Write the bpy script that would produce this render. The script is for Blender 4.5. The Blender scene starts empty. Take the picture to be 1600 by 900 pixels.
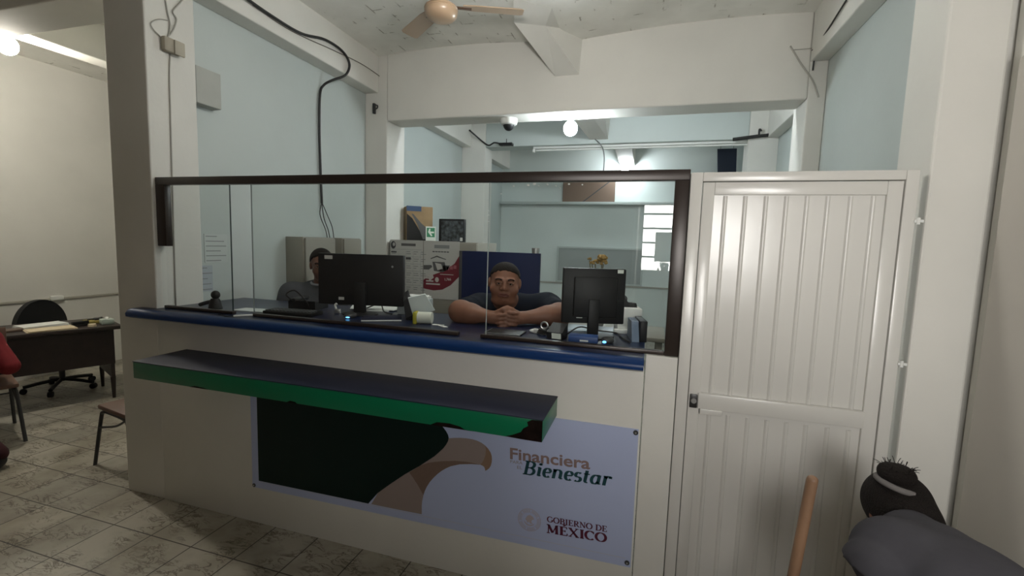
import bpy, bmesh, math, random
import numpy as np
from mathutils import Vector, Matrix
random.seed(7)
C = bpy.context.scene.collection
SC = bpy.context.scene
PI = math.pi

# ---------------------------------------------------------------- camera, world, exposure
CAM_F, CAM_PITCH, CAM_YAW, CAM_ROLL, CAM_H = 711.0, 5.6, 16.5, 1.8, 1.7
_y, _p, _r = (math.radians(a) for a in (CAM_YAW, CAM_PITCH, CAM_ROLL))
CW = Vector((-math.sin(_y)*math.cos(_p), math.cos(_y)*math.cos(_p), -math.sin(_p)))
_r0 = Vector((math.cos(_y), math.sin(_y), 0)); _u0 = _r0.cross(CW)
CR = math.cos(_r)*_r0 + math.sin(_r)*_u0
CU = -math.sin(_r)*_r0 + math.cos(_r)*_u0
cd = bpy.data.cameras.new('camera'); cam = bpy.data.objects.new('camera', cd); C.objects.link(cam)
cd.sensor_width = 36.0; cd.lens = 36.0*CAM_F/1600.0; cd.clip_start = 0.02; cd.clip_end = 100
cam.matrix_world = Matrix(((CR.x, CU.x, -CW.x, 0), (CR.y, CU.y, -CW.y, 0), (CR.z, CU.z, -CW.z, CAM_H), (0, 0, 0, 1)))
SC.camera = cam

WORLD_STRENGTH, WORLD_COL = 29.0, (1.0, 0.975, 0.94)
BULB_STRENGTH = 300.0
w = bpy.data.worlds.new('daylight'); SC.world = w; w.use_nodes = True
bg = w.node_tree.nodes['Background']; bg.inputs[0].default_value = (*WORLD_COL, 1); bg.inputs[1].default_value = WORLD_STRENGTH
def portal(name, loc, rot, sx, sy):
    l = bpy.data.lights.new(name, 'AREA'); l.shape = 'RECTANGLE'; l.size = sx; l.size_y = sy; l.cycles.is_portal = True
    o = bpy.data.objects.new(name, l); C.objects.link(o); o.location = loc; o.rotation_euler = rot
    return o
portal('daylight_portal', (0.45, -0.87, 1.82), (math.radians(90), 0, 0), 1.1, 0.70)
SC.view_settings.view_transform = 'Standard'; SC.view_settings.look = 'None'
SC.view_settings.exposure = 0.0; SC.view_settings.gamma = 1.0; SC.view_settings.use_curve_mapping = False
SC.cycles.use_denoising = True
SC.cycles.max_bounces = 10; SC.cycles.diffuse_bounces = 4; SC.cycles.glossy_bounces = 4; SC.cycles.transparent_max_bounces = 12
SC.cycles.sample_clamp_indirect = 8.0; SC.cycles.caustics_reflective = False; SC.cycles.caustics_refractive = False

def at(px, py, X=None, Y=None, Z=None):
    """where the photo's pixel (1600x900) meets a plane of the room"""
    d = (px-800)*CR - (py-450)*CU + CAM_F*CW
    t = X/d.x if X is not None else Y/d.y if Y is not None else (Z-CAM_H)/d.z
    return Vector((d.x*t, d.y*t, CAM_H + d.z*t))

# ---------------------------------------------------------------- materials
MATS = {}
def mat(name, col, rough=0.5, metal=0.0, var=0.0, scale=6.0, spec=0.5, bump=0.0, bscale=40.0, coat=0.0):
    m = bpy.data.materials.new(name); m.use_nodes = True; nt = m.node_tree; b = nt.nodes['Principled BSDF']
    b.inputs['Roughness'].default_value = rough; b.inputs['Metallic'].default_value = metal
    b.inputs['Specular IOR Level'].default_value = spec; b.inputs['Coat Weight'].default_value = coat
    b.inputs['Base Color'].default_value = (*col, 1)
    tc = nt.nodes.new('ShaderNodeTexCoord')
    if var > 0:
        n = nt.nodes.new('ShaderNodeTexNoise'); n.inputs['Scale'].default_value = scale; n.inputs['Detail'].default_value = 5
        r = nt.nodes.new('ShaderNodeValToRGB')
        r.color_ramp.elements[0].position = 0.35; r.color_ramp.elements[1].position = 0.65
        r.color_ramp.elements[0].color = tuple(c*(1-var) for c in col) + (1,)
        r.color_ramp.elements[1].color = tuple(min(1, c*(1+var*0.4)) for c in col) + (1,)
        nt.links.new(tc.outputs['Object'], n.inputs['Vector']); nt.links.new(n.outputs['Fac'], r.inputs['Fac'])
        nt.links.new(r.outputs['Color'], b.inputs['Base Color'])
    if bump > 0:
        n2 = nt.nodes.new('ShaderNodeTexNoise'); n2.inputs['Scale'].default_value = bscale; n2.inputs['Detail'].default_value = 4
        bp = nt.nodes.new('ShaderNodeBump'); bp.inputs['Strength'].default_value = bump; bp.inputs['Distance'].default_value = 0.01
        nt.links.new(tc.outputs['Object'], n2.inputs['Vector']); nt.links.new(n2.outputs['Fac'], bp.inputs['Height'])
        nt.links.new(bp.outputs['Normal'], b.inputs['Normal'])
    MATS[name] = m
    return m
def emit(name, col, strength):
    m = bpy.data.materials.new(name); m.use_nodes = True; nt = m.node_tree; nt.nodes.clear()
    o = nt.nodes.new('ShaderNodeOutputMaterial'); e = nt.nodes.new('ShaderNodeEmission')
    e.inputs[0].default_value = (*col, 1); e.inputs[1].default_value = strength
    nt.links.new(e.outputs[0], o.inputs[0]); return m
def glass_mat():
    m = bpy.data.materials.new('clear_glass'); m.use_nodes = True; nt = m.node_tree; nt.nodes.clear()
    o = nt.nodes.new('ShaderNodeOutputMaterial'); mx = nt.nodes.new('ShaderNodeMixShader')
    t = nt.nodes.new('ShaderNodeBsdfTransparent'); t.inputs[0].default_value = (0.955, 0.97, 0.965, 1)
    g = nt.nodes.new('ShaderNodeBsdfGlossy'); g.inputs['Roughness'].default_value = 0.0
    f = nt.nodes.new('ShaderNodeFresnel'); f.inputs[0].default_value = 1.62
    ge = nt.nodes.new('ShaderNodeNewGeometry'); iv = nt.nodes.new('ShaderNodeMath'); iv.operation = 'SUBTRACT'; iv.inputs[0].default_value = 1.0
    mu = nt.nodes.new('ShaderNodeMath'); mu.operation = 'MULTIPLY'
    nt.links.new(ge.outputs['Backfacing'], iv.inputs[1]); nt.links.new(iv.outputs[0], mu.inputs[0]); nt.links.new(f.outputs[0], mu.inputs[1])
    nt.links.new(mu.outputs[0], mx.inputs[0]); nt.links.new(t.outputs[0], mx.inputs[1]); nt.links.new(g.outputs[0], mx.inputs[2])
    nt.links.new(mx.outputs[0], o.inputs[0]); return m
def floor_mat():
    m = bpy.data.materials.new('worn_marble_tiles'); m.use_nodes = True; nt = m.node_tree; b = nt.nodes['Principled BSDF']; N = nt.nodes.new; L = nt.links.new
    tc = N('ShaderNodeTexCoord'); mp = N('ShaderNodeMapping'); mp.inputs['Location'].default_value = (2.885, -1.45, 0); L(tc.outputs['Object'], mp.inputs['Vector'])
    br = N('ShaderNodeTexBrick'); br.offset = 0; br.inputs['Scale'].default_value = 1.0
    br.inputs['Brick Width'].default_value = 0.295; br.inputs['Row Height'].default_value = 0.295; br.inputs['Mortar Size'].default_value = 0.0035
    br.inputs['Color1'].default_value = (0.46, 0.43, 0.36, 1); br.inputs['Color2'].default_value = (0.36, 0.34, 0.29, 1); br.inputs['Mortar'].default_value = (0.06, 0.05, 0.04, 1)
    L(mp.outputs[0], br.inputs['Vector'])
    mv = N('ShaderNodeMapping'); mv.inputs['Rotation'].default_value = (0, 0, 0.5); mv.inputs['Scale'].default_value = (1.0, 2.6, 1); L(tc.outputs['Object'], mv.inputs['Vector'])
    nz = N('ShaderNodeTexNoise'); nz.inputs['Scale'].default_value = 7.0; nz.inputs['Detail'].default_value = 8; nz.inputs['Roughness'].default_value = 0.65; nz.inputs['Distortion'].default_value = 1.0
    L(mv.outputs[0], nz.inputs['Vector'])
    ra = N('ShaderNodeMath'); ra.operation = 'SUBTRACT'; L(nz.outputs['Fac'], ra.inputs[0]); ra.inputs[1].default_value = 0.5
    ab = N('ShaderNodeMath'); ab.operation = 'ABSOLUTE'; L(ra.outputs[0], ab.inputs[0])
    cr = N('ShaderNodeValToRGB'); cr.color_ramp.elements[0].position = 0.0; cr.color_ramp.elements[0].color = (0.22, 0.18, 0.14, 1)
    cr.color_ramp.elements[1].position = 0.035; cr.color_ramp.elements[1].color = (1, 1, 1, 1); L(ab.outputs[0], cr.inputs['Fac'])
    n2 = N('ShaderNodeTexNoise'); n2.inputs['Scale'].default_value = 3.0; n2.inputs['Detail'].default_value = 5; L(tc.outputs['Object'], n2.inputs['Vector'])
    c2 = N('ShaderNodeValToRGB'); c2.color_ramp.elements[0].position = 0.36; c2.color_ramp.elements[0].color = (0.55, 0.52, 0.47, 1); c2.color_ramp.elements[1].position = 0.6; L(n2.outputs['Fac'], c2.inputs['Fac'])
    # the veins show only in patches
    n3 = N('ShaderNodeTexNoise'); n3.inputs['Scale'].default_value = 5.5; L(tc.outputs['Object'], n3.inputs['Vector'])
    c3 = N('ShaderNodeValToRGB'); c3.color_ramp.elements[0].position = 0.42; c3.color_ramp.elements[1].position = 0.58; L(n3.outputs['Fac'], c3.inputs['Fac'])
    m1 = N('ShaderNodeMixRGB'); m1.blend_type = 'MULTIPLY'; L(c3.outputs['Color'], m1.inputs['Fac']); L(br.outputs['Color'], m1.inputs[1]); L(cr.outputs['Color'], m1.inputs[2])
    m2 = N('ShaderNodeMixRGB'); m2.blend_type = 'MULTIPLY'; m2.inputs['Fac'].default_value = 0.8; L(m1.outputs[0], m2.inputs[1]); L(c2.outputs['Color'], m2.inputs[2])
    L(m2.outputs[0], b.inputs['Base Color']); b.inputs['Roughness'].default_value = 0.38
    return m
def ceiling_mat():
    m = bpy.data.materials.new('limewashed_brick_vault'); m.use_nodes = True; nt = m.node_tree; b = nt.nodes['Principled BSDF']; N = nt.nodes.new; L = nt.links.new
    tc = N('ShaderNodeTexCoord')
    br = N('ShaderNodeTexBrick'); br.inputs['Scale'].default_value = 1.0; br.inputs['Brick Width'].default_value = 0.26; br.inputs['Row Height'].default_value = 0.13; br.inputs['Mortar Size'].default_value = 0.006
    mp = N('ShaderNodeMapping'); mp.inputs['Rotation'].default_value = (0, 0, PI/2); L(tc.outputs['Object'], mp.inputs['Vector']); L(mp.outputs[0], br.inputs['Vector'])
    br.inputs['Color1'].default_value = (1, 1, 1, 1); br.inputs['Color2'].default_value = (0.95, 0.95, 0.95, 1); br.inputs['Mortar'].default_value = (0.50, 0.48, 0.44, 1)
    n3 = N('ShaderNodeTexNoise'); n3.inputs['Scale'].default_value = 9.0; n3.inputs['Detail'].default_value = 3; L(tc.outputs['Object'], n3.inputs['Vector'])
    c3 = N('ShaderNodeValToRGB'); c3.color_ramp.elements[0].position = 0.57; c3.color_ramp.elements[1].position = 0.66; L(n3.outputs['Fac'], c3.inputs['Fac'])
    base = N('ShaderNodeTexNoise'); base.inputs['Scale'].default_value = 2.2; base.inputs['Detail'].default_value = 6; L(tc.outputs['Object'], base.inputs['Vector'])
    cb = N('ShaderNodeValToRGB'); cb.color_ramp.elements[0].position = 0.3; cb.color_ramp.elements[0].color = (0.70, 0.69, 0.64, 1); cb.color_ramp.elements[1].position = 0.65; cb.color_ramp.elements[1].color = (0.85, 0.84, 0.79, 1)
    L(base.outputs['Fac'], cb.inputs['Fac'])
    m1 = N('ShaderNodeMixRGB'); m1.blend_type = 'MULTIPLY'; L(c3.outputs['Color'], m1.inputs['Fac']); L(cb.outputs['Color'], m1.inputs[1]); L(br.outputs['Color'], m1.inputs[2])
    L(m1.outputs[0], b.inputs['Base Color']); b.inputs['Roughness'].default_value = 0.85
    return m

concrete_m = mat('grey_painted_concrete', (0.40, 0.41, 0.38), 0.8, var=0.08, scale=6)
sidewall_m = mat('grey_beige_board', (0.50, 0.475, 0.43), 0.7, var=0.05, scale=2)
wall_m = mat('warm_white_wall', (0.685, 0.675, 0.63), 0.75, var=0.06, scale=1.5, bump=0.12, bscale=25)
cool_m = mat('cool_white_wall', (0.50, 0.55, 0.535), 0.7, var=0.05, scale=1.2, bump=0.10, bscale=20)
backwall_m = mat('pale_back_wall', (0.70, 0.76, 0.74), 0.7, var=0.04, scale=1.2)
ceil_m = ceiling_mat(); floor_m = floor_mat(); glass_m = glass_mat()
white_metal = mat('white_enamel_steel', (0.64, 0.63, 0.595), 0.24, spec=0.6, bump=0.35, bscale=2.2)
frame_m = mat('dark_bronze_frame', (0.030, 0.021, 0.017), 0.33, metal=0.2)
blue_m = mat('blue_laminate', (0.006, 0.030, 0.115), 0.28, spec=0.22)
surface_m = mat('dark_navy_laminate', (0.006, 0.013, 0.042), 0.28, spec=0.3)
navy_m = mat('navy_laminate', (0.018, 0.021, 0.042), 0.5, spec=0.2)
green_m = mat('green_gloss_paint', (0.003, 0.15, 0.065), 0.28, spec=0.3)
black_m = mat('black_plastic', (0.008, 0.0085, 0.0095), 0.5, spec=0.3)
dgrey_m = mat('dark_grey_plastic', (0.035, 0.036, 0.038), 0.45)
grey_m = mat('grey_plastic', (0.22, 0.22, 0.22), 0.5)
cabinet_m = mat('beige_grey_steel', (0.25, 0.235, 0.20), 0.45)
kraft_m = mat('kraft_card', (0.32, 0.21, 0.11), 0.8, var=0.15, scale=8)
paper_m = mat('white_paper', (0.72, 0.73, 0.70), 0.7)
manila_m = mat('manila_paper', (0.62, 0.52, 0.36), 0.75)
ink_m = mat('printed_ink', (0.05, 0.05, 0.055), 0.7)
faint_m = mat('faint_print', (0.24, 0.25, 0.25), 0.7)
midprint_m = mat('grey_print', (0.10, 0.10, 0.10), 0.7)
maroon_m = mat('maroon_print', (0.16, 0.012, 0.025), 0.55)
vinyl_m = mat('skylit_white_vinyl', (0.43, 0.49, 0.70), 0.42)  # bluish cast of skylight mixed into the white vinyl's colour
vinylb_m = mat('white_vinyl_hem', (0.46, 0.47, 0.56), 0.45)
dkgreen_m = mat('dark_green_print', (0.0012, 0.011, 0.009), 0.45, spec=0.25)
gold_m = mat('pale_gold_print', (0.285, 0.23, 0.215), 0.5, spec=0.3)
golddk_m = mat('deep_gold_print', (0.185, 0.125, 0.10), 0.5, spec=0.3)
rose_m = mat('rose_brown_print', (0.235, 0.16, 0.15), 0.5)
teal_m = mat('deep_teal_print', (0.004, 0.050, 0.062), 0.5)
wine_m = mat('wine_print', (0.085, 0.006, 0.028), 0.5)
seal_m = mat('pale_seal_print', (0.42, 0.36, 0.39), 0.5)
steel_m = mat('brushed_steel', (0.45, 0.45, 0.44), 0.35, metal=0.8)
wood_m = mat('pale_wood', (0.25, 0.145, 0.085), 0.5, var=0.25, scale=9)
dkwood_m = mat('dark_wenge_wood', (0.020, 0.011, 0.009), 0.4, var=0.3, scale=12)
seat_m = mat('brown_seat_vinyl', (0.12, 0.065, 0.045), 0.5)
cable_m = mat('black_cable', (0.012, 0.012, 0.012), 0.5)
whitecable_m = mat('painted_wire', (0.40, 0.39, 0.35), 0.6)
tan_m = mat('tan_enamel', (0.42, 0.30, 0.20), 0.28, spec=0.6)
navypanel_m = mat('navy_panel', (0.0035, 0.010, 0.047), 0.6, spec=0.25)
greypanel_m = mat('grey_board', (0.33, 0.36, 0.35), 0.5)
skin_m = mat('warm_skin', (0.205, 0.088, 0.052), 0.55, var=0.08, scale=30)
skin2_m = mat('tan_skin', (0.16, 0.068, 0.042), 0.5, var=0.08, scale=30)
lip_m = mat('lip_skin', (0.15, 0.048, 0.036), 0.5)
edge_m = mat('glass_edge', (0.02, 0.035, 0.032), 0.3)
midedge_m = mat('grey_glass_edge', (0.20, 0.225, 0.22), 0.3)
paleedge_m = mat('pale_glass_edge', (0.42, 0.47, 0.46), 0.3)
hair_m = mat('black_hair', (0.009, 0.0065, 0.0055), 0.75, spec=0.2, bump=0.8, bscale=220)
tee_m = mat('navy_cotton', (0.0045, 0.0075, 0.015), 0.9, spec=0.15, var=0.1, scale=20)
greyshirt_m = mat('grey_cotton', (0.056, 0.055, 0.064), 0.9, spec=0.2, var=0.10, scale=14, bump=0.15, bscale=30)
polo_m = mat('slate_cotton', (0.085, 0.09, 0.10), 0.9, spec=0.2, var=0.1, scale=20)
red_m = mat('red_knit', (0.20, 0.010, 0.016), 0.85, var=0.1, scale=20)
jeans_m = mat('dark_denim', (0.025, 0.032, 0.055), 0.85)
maroontr_m = mat('maroon_trousers', (0.045, 0.008, 0.012), 0.85)
eye_m = mat('eye_white', (0.30, 0.26, 0.23), 0.3)
iris_m = mat('dark_iris', (0.012, 0.007, 0.005), 0.15)
yellow_m = mat('yellow_plastic', (0.42, 0.38, 0.03), 0.5)
ltblue_m = mat('blue_binder', (0.02, 0.06, 0.20), 0.5)
signgreen_m = mat('sign_green', (0.02, 0.20, 0.09), 0.5)
led_m = emit('blue_led', (0.15, 0.5, 1.0), 3.0)
bulb_m = emit('lit_bulb_glass', (0.88, 0.97, 1.0), BULB_STRENGTH*0.75)
bulbwarm_m = emit('lit_bulb_glass_warm', (1.0, 0.94, 0.82), BULB_STRENGTH*1.75)
bulbnear_m = emit('lit_bulb_glass_near', (1.0, 0.97, 0.91), BULB_STRENGTH*0.74)
bulbfar_m = emit('lit_bulb_glass_far', (0.90, 0.97, 1.0), BULB_STRENGTH*0.5)
bulbfill_m = emit('fill_bulb_glass', (0.90, 0.97, 1.0), BULB_STRENGTH*1.3)
amber_m = mat('amber_petal', (0.27, 0.17, 0.05), 0.7)
stalk_m = mat('dry_stalk', (0.12, 0.10, 0.04), 0.7)

# ---------------------------------------------------------------- mesh building
class G:
    def __init__(s): s.v = []; s.f = []
    def add(s, vs, fs, M=None):
        o = len(s.v)
        s.v += [tuple(M @ Vector(v)) if M else tuple(v) for v in vs]
        s.f += [tuple(i+o for i in f) for f in fs]
        return s
    def box(s, x0, x1, y0, y1, z0, z1, M=None, b=0.0):
        if b > 0:
            bm = bmesh.new(); bmesh.ops.create_cube(bm, size=1)
            for v in bm.verts: v.co = Vector(((x0+x1)/2 + v.co.x*(x1-x0), (y0+y1)/2 + v.co.y*(y1-y0), (z0+z1)/2 + v.co.z*(z1-z0)))
            bmesh.ops.bevel(bm, geom=bm.edges[:], offset=b, segments=2, affect='EDGES', profile=0.5)
            bm.verts.index_update(); s.add([v.co[:] for v in bm.verts], [[v.index for v in f.verts] for f in bm.faces], M); bm.free()
            return s
        vs = [(x, y, z) for z in (z0, z1) for y in (y0, y1) for x in (x0, x1)]
        return s.add(vs, [(0,2,3,1),(4,5,7,6),(0,1,5,4),(2,6,7,3),(0,4,6,2),(1,3,7,5)], M)
    def cyl(s, a, b, r0, r1=None, n=16, M=None):
        r1 = r0 if r1 is None else r1
        a, b = Vector(a), Vector(b); d = (b-a).normalized()
        u = d.orthogonal().normalized(); w_ = d.cross(u)
        vs = []
        for p, r in ((a, r0), (b, r1)):
            for i in range(n):
                t = 2*PI*i/n; vs.append(p + u*(r*math.cos(t)) + w_*(r*math.sin(t)))
        fs = [(i, (i+1) % n, n+(i+1) % n, n+i) for i in range(n)] + [tuple(range(n-1, -1, -1)), tuple(range(n, 2*n))]
        return s.add(vs, fs, M)
    def lathe(s, prof, n=32, M=None):
        vs = []; fs = []
        for r, z in prof:
            for i in range(n):
                t = 2*PI*i/n; vs.append((r*math.cos(t), r*math.sin(t), z))
        for k in range(len(prof)-1):
            for i in range(n):
                j = (i+1) % n; fs.append((k*n+i, k*n+j, (k+1)*n+j, (k+1)*n+i))
        fs.append(tuple(range(n-1, -1, -1))); fs.append(tuple((len(prof)-1)*n+i for i in range(n)))
        return s.add(vs, fs, M)
    def tube(s, pts, r, n=8, smooth=6, M=None):
        P = [Vector(p) for p in pts]
        if smooth > 1 and len(P) > 2:
            Q = []
            for i in range(len(P)-1):
                p0, p1, p2, p3 = P[max(i-1, 0)], P[i], P[i+1], P[min(i+2, len(P)-1)]
                for k in range(smooth):
                    t = k/smooth
                    Q.append(0.5*((2*p1) + (p2-p0)*t + (2*p0-5*p1+4*p2-p3)*t*t + (3*p1-p0-3*p2+p3)*t**3))
            P = Q + [P[-1]]
        d0 = (P[1]-P[0]).normalized(); u = d0.orthogonal().normalized(); vs = []; fs = []
        for i, p in enumerate(P):
            d = (P[min(i+1, len(P)-1)] - P[max(i-1, 0)]).normalized()
            u = (u - d*u.dot(d)).normalized(); w_ = d.cross(u)
            for k in range(n):
                t = 2*PI*k/n; vs.append(p + u*(r*math.cos(t)) + w_*(r*math.sin(t)))
        for i in range(len(P)-1):
            for k in range(n):
                j = (k+1) % n; fs.append((i*n+k, i*n+j, (i+1)*n+j, (i+1)*n+k))
        fs.append(tuple(range(n-1, -1, -1))); fs.append(tuple((len(P)-1)*n+k for k in range(n)))
        return s.add(vs, fs, M)
    def prism(s, poly, axis, a0, a1, M=None):
        """polygon in the two other axes, extruded along axis 'x','y' or 'z'"""
        def P(p, a): return (a, p[0], p[1]) if axis == 'x' else (p[0], a, p[1]) if axis == 'y' else (p[0], p[1], a)
        n = len(poly); vs = [P(p, a0) for p in poly] + [P(p, a1) for p in poly]
        fs = [(i, (i+1) % n, n+(i+1) % n, n+i) for i in range(n)] + [tuple(range(n-1, -1, -1)), tuple(range(n, 2*n))]
        return s.add(vs, fs, M)
    def ball(s, c, r, n=16, M=None):
        r = (r, r, r) if not hasattr(r, '__len__') else r
        bm = bmesh.new(); bmesh.ops.create_uvsphere(bm, u_segments=n, v_segments=max(6, n*2//3), radius=1)
        bm.verts.index_update()
        s.add([(c[0]+v.co.x*r[0], c[1]+v.co.y*r[1], c[2]+v.co.z*r[2]) for v in bm.verts], [[v.index for v in f.verts] for f in bm.faces], M); bm.free()
        return s

def finish(me, material, smooth):
    me.materials.append(material)
    bm = bmesh.new(); bm.from_mesh(me); bmesh.ops.recalc_face_normals(bm, faces=bm.faces[:]); bm.to_mesh(me); bm.free()
    if smooth is True:
        me.polygons.foreach_set('use_smooth', [True]*len(me.polygons))
    elif smooth:
        me.polygons.foreach_set('use_smooth', [True]*len(me.polygons)); me.set_sharp_from_angle(angle=math.radians(smooth))
def tag(o, label=None, cat=None, group=None, kind=None):
    if label: o['label'] = label
    if cat: o['category'] = cat
    if group: o['group'] = group
    if kind: o['kind'] = kind
    return o
def wloc(o):
    v = Vector((0, 0, 0))
    while o: v += o.location; o = o.parent
    return v
def obj(name, g, material, parent=None, local=False, smooth=40, label=None, cat=None, group=None, kind=None):
    """link a G as one mesh object; world coordinates unless local"""
    vs = [Vector(v) for v in g.v]
    me = bpy.data.meshes.new(name)
    if parent is None:
        lo = [min(v[i] for v in vs) for i in range(3)]; hi = [max(v[i] for v in vs) for i in range(3)]
        base = Vector(((lo[0]+hi[0])/2, (lo[1]+hi[1])/2, lo[2]))
        if kind == 'structure': base = Vector((0, 0, 0))
        vs = [v-base for v in vs]
    elif not local:
        off = wloc(parent); vs = [v-off for v in vs]
    me.from_pydata([v[:] for v in vs], [], [list(f) for f in g.f]); me.update()
    finish(me, material, smooth)
    o = bpy.data.objects.new(name, me); C.objects.link(o)
    if parent is None: o.location = base
    else: o.parent = parent
    return tag(o, label, cat, group, kind)
def thing(name, label, cat, loc=(0, 0, 0), rz=0.0, group=None, kind=None):
    o = bpy.data.objects.new(name, None); C.objects.link(o); o.empty_display_size = 0.05
    o.location = loc; o.rotation_euler = (0, 0, rz)
    return tag(o, label, cat, group, kind)
def struct(name, g, m, parent=None, smooth=None, **k): return obj(name, g, m, parent, smooth=smooth, kind='structure' if parent is None else None, **k)
def copy_tree(o, loc, rz=None, label=None, group=None):
    c = o.copy(); C.objects.link(c); c.location = loc
    if rz is not None: c.rotation_euler = (0, 0, rz)
    if label: c['label'] = label
    if group: c['group'] = group
    for ch in o.children:
        d = ch.copy(); C.objects.link(d); d.parent = c
        for g2 in ch.children:
            e = g2.copy(); C.objects.link(e); e.parent = d
    return c
# ---------------------------------------------------------------- the setting
YF = 2.03                       # front face of pillar, counter wall and door
struct('floor', G().box(-6.85, 1.75, -1.4, 9.15, -0.12, 0.0), floor_m)
struct('wall_left', G().box(-6.80, -6.65, -1.2, 7.15, 0, 3.62), wall_m)
struct('wall_back_left', G().box(-6.65, -3.10, 7.0, 7.15, 0, 3.62), wall_m)
struct('wall_middle', G().box(-3.10, -2.95, 2.34, 9.0, 0, 3.62), cool_m)
struct('wall_right', G().box(1.28, 1.45, 2.28, 4.66, 0, 3.62).box(1.56, 1.72, 4.66, 9.0, 0, 3.62).box(1.40, 1.56, 4.60, 4.66, 0, 3.62), cool_m)
struct('wall_front_right', G().box(1.15, 1.45, -0.7, 2.03, 0, 3.62).box(1.30, 1.45, 2.03, 2.28, 0, 3.62), wall_m)
struct('trim_1', G().box(1.128, 1.15, -0.6, 1.965, 0.0, 2.36, b=0.004), sidewall_m)
struct('wall_back', G().box(-3.10, 1.72, 9.0, 9.15, 0, 3.62), backwall_m)
# street front behind the camera, with its barred entrance
struct('wall_front', G().box(-6.8, -0.10, -0.85, -0.7, 0, 3.62).box(1.0, 1.45, -0.85, -0.7, 0, 3.62).box(-0.10, 1.0, -0.85, -0.7, 2.16, 3.62), mat('bounce_damping_brown', (0.16, 0.13, 0.11), 0.8))  # unseen wall; its dark brown is made up to cut bounce light
g = G()
for x in (-0.10, 0.965): g.box(x, x+0.035, -0.82, -0.76, 0, 2.16)
g.box(-0.10, 1.0, -0.82, -0.76, 2.135, 2.16)
g.box(-0.07, 0.97, -0.80, -0.77, 0.0, 1.47)
for k in range(11, 15): g.box(-0.07, 0.97, -0.797, -0.787, 0.146*k-0.010, 0.146*k+0.010)
wn = struct('window_1', g, frame_m)
obj('paper_notice', G().box(0.06, 0.36, -0.782, -0.778, 1.56, 1.86), paper_m, wn, label='white paper notice')

dl = struct('light_blocking_leaf', G().box(-0.138, -0.108, -0.68, -0.09, 0.02, 2.12, b=0.004), sidewall_m)   # unseen open leaf, added to keep daylight off the counter's left end
obj('door_handle', G().cyl((-0.108, -0.16, 1.0), (-0.06, -0.16, 1.0), 0.01).cyl((-0.06, -0.16, 1.0), (-0.06, -0.27, 1.0), 0.01), steel_m, dl)

# pillars
struct('pillar_left', G().box(-3.20, -2.87, YF, 2.34, 0, 3.62, b=0.008), wall_m)
struct('pillar_right', G().box(0.955, 1.135, YF, 2.28, 0, 3.62, b=0.008).box(1.135, 1.28, YF+0.02, 2.28, 0, 3.62), wall_m)
struct('pillar_mid_left', G().box(-2.95, -2.69, 4.30, 4.66, 0, 3.60, b=0.008), wall_m)
struct('pillar_mid_right', G().box(1.15, 1.28, 4.30, 4.66, 0, 3.60, b=0.008), wall_m)
struct('pillar_far_left', G().box(-2.95, -2.55, 6.90, 7.22, 0, 3.60, b=0.008), wall_m)
struct('pillar_far_right', G().box(1.20, 1.56, 6.90, 7.22, 0, 3.60, b=0.006), wall_m)
struct('trim_2', G().box(-2.95, -2.87, 2.34, 2.52, 2.55, 2.785, b=0.004), concrete_m)       # square concrete stub on the wall
# beams
struct('beam_cross', G().box(-2.69, 1.15, 4.30, 4.60, 2.93, 3.62, b=0.012), wall_m)
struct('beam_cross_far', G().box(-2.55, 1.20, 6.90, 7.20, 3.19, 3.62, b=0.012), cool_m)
struct('beam_left', G().box(-2.95, -2.79, 2.34, 4.30, 3.215, 3.60, b=0.008).box(-2.95, -2.79, 4.66, 6.90, 3.20, 3.60, b=0.008).box(-2.95, -2.79, 7.22, 9.0, 3.20, 3.60, b=0.008), wall_m)
struct('beam_right', G().box(1.15, 1.28, 2.28, 4.30, 3.215, 3.60, b=0.008).box(1.42, 1.56, 4.66, 6.90, 3.20, 3.60, b=0.008), wall_m)
struct('beam_left_room', G().box(-5.07, -4.86, -1.2, 7.0, 3.24, 3.62, b=0.008), wall_m)
struct('beam_left_room_cross', G().box(-4.86, -3.20, 2.04, 2.34, 3.12, 3.62, b=0.008), wall_m)
# haunched ends of the vault beams: a wedge that drops to the cross beam
def haunch(name, pts):
    g = G(); g.add(pts, [(0,1,2,3),(4,7,6,5),(0,4,5,1),(1,5,6,2),(2,6,7,3),(3,7,4,0)]); struct(name, g, wall_m)
haunch('beam_haunch', [(-0.92,4.30,3.25),(-0.70,4.30,3.25),(-0.93,3.88,3.51),(-1.17,3.77,3.51),(-0.96,4.30,3.62),(-0.68,4.30,3.62),(-0.66,3.3,3.62),(-1.05,3.3,3.62)])
haunch('beam_haunch_far', [(-0.92,6.90,3.25),(-0.66,6.90,3.25),(-0.90,5.7,3.47),(-1.18,5.6,3.47),(-0.96,6.90,3.62),(-0.64,6.90,3.62),(-0.64,5.2,3.62),(-1.05,5.2,3.62)])
haunch('beam_spine_back', [(-0.60,7.20,3.22),(-0.34,7.20,3.22),(-0.34,9.0,3.22),(-0.60,9.0,3.22),(-0.60,7.20,3.62),(-0.34,7.20,3.62),(-0.34,9.0,3.62),(-0.60,9.0,3.62)])
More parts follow.
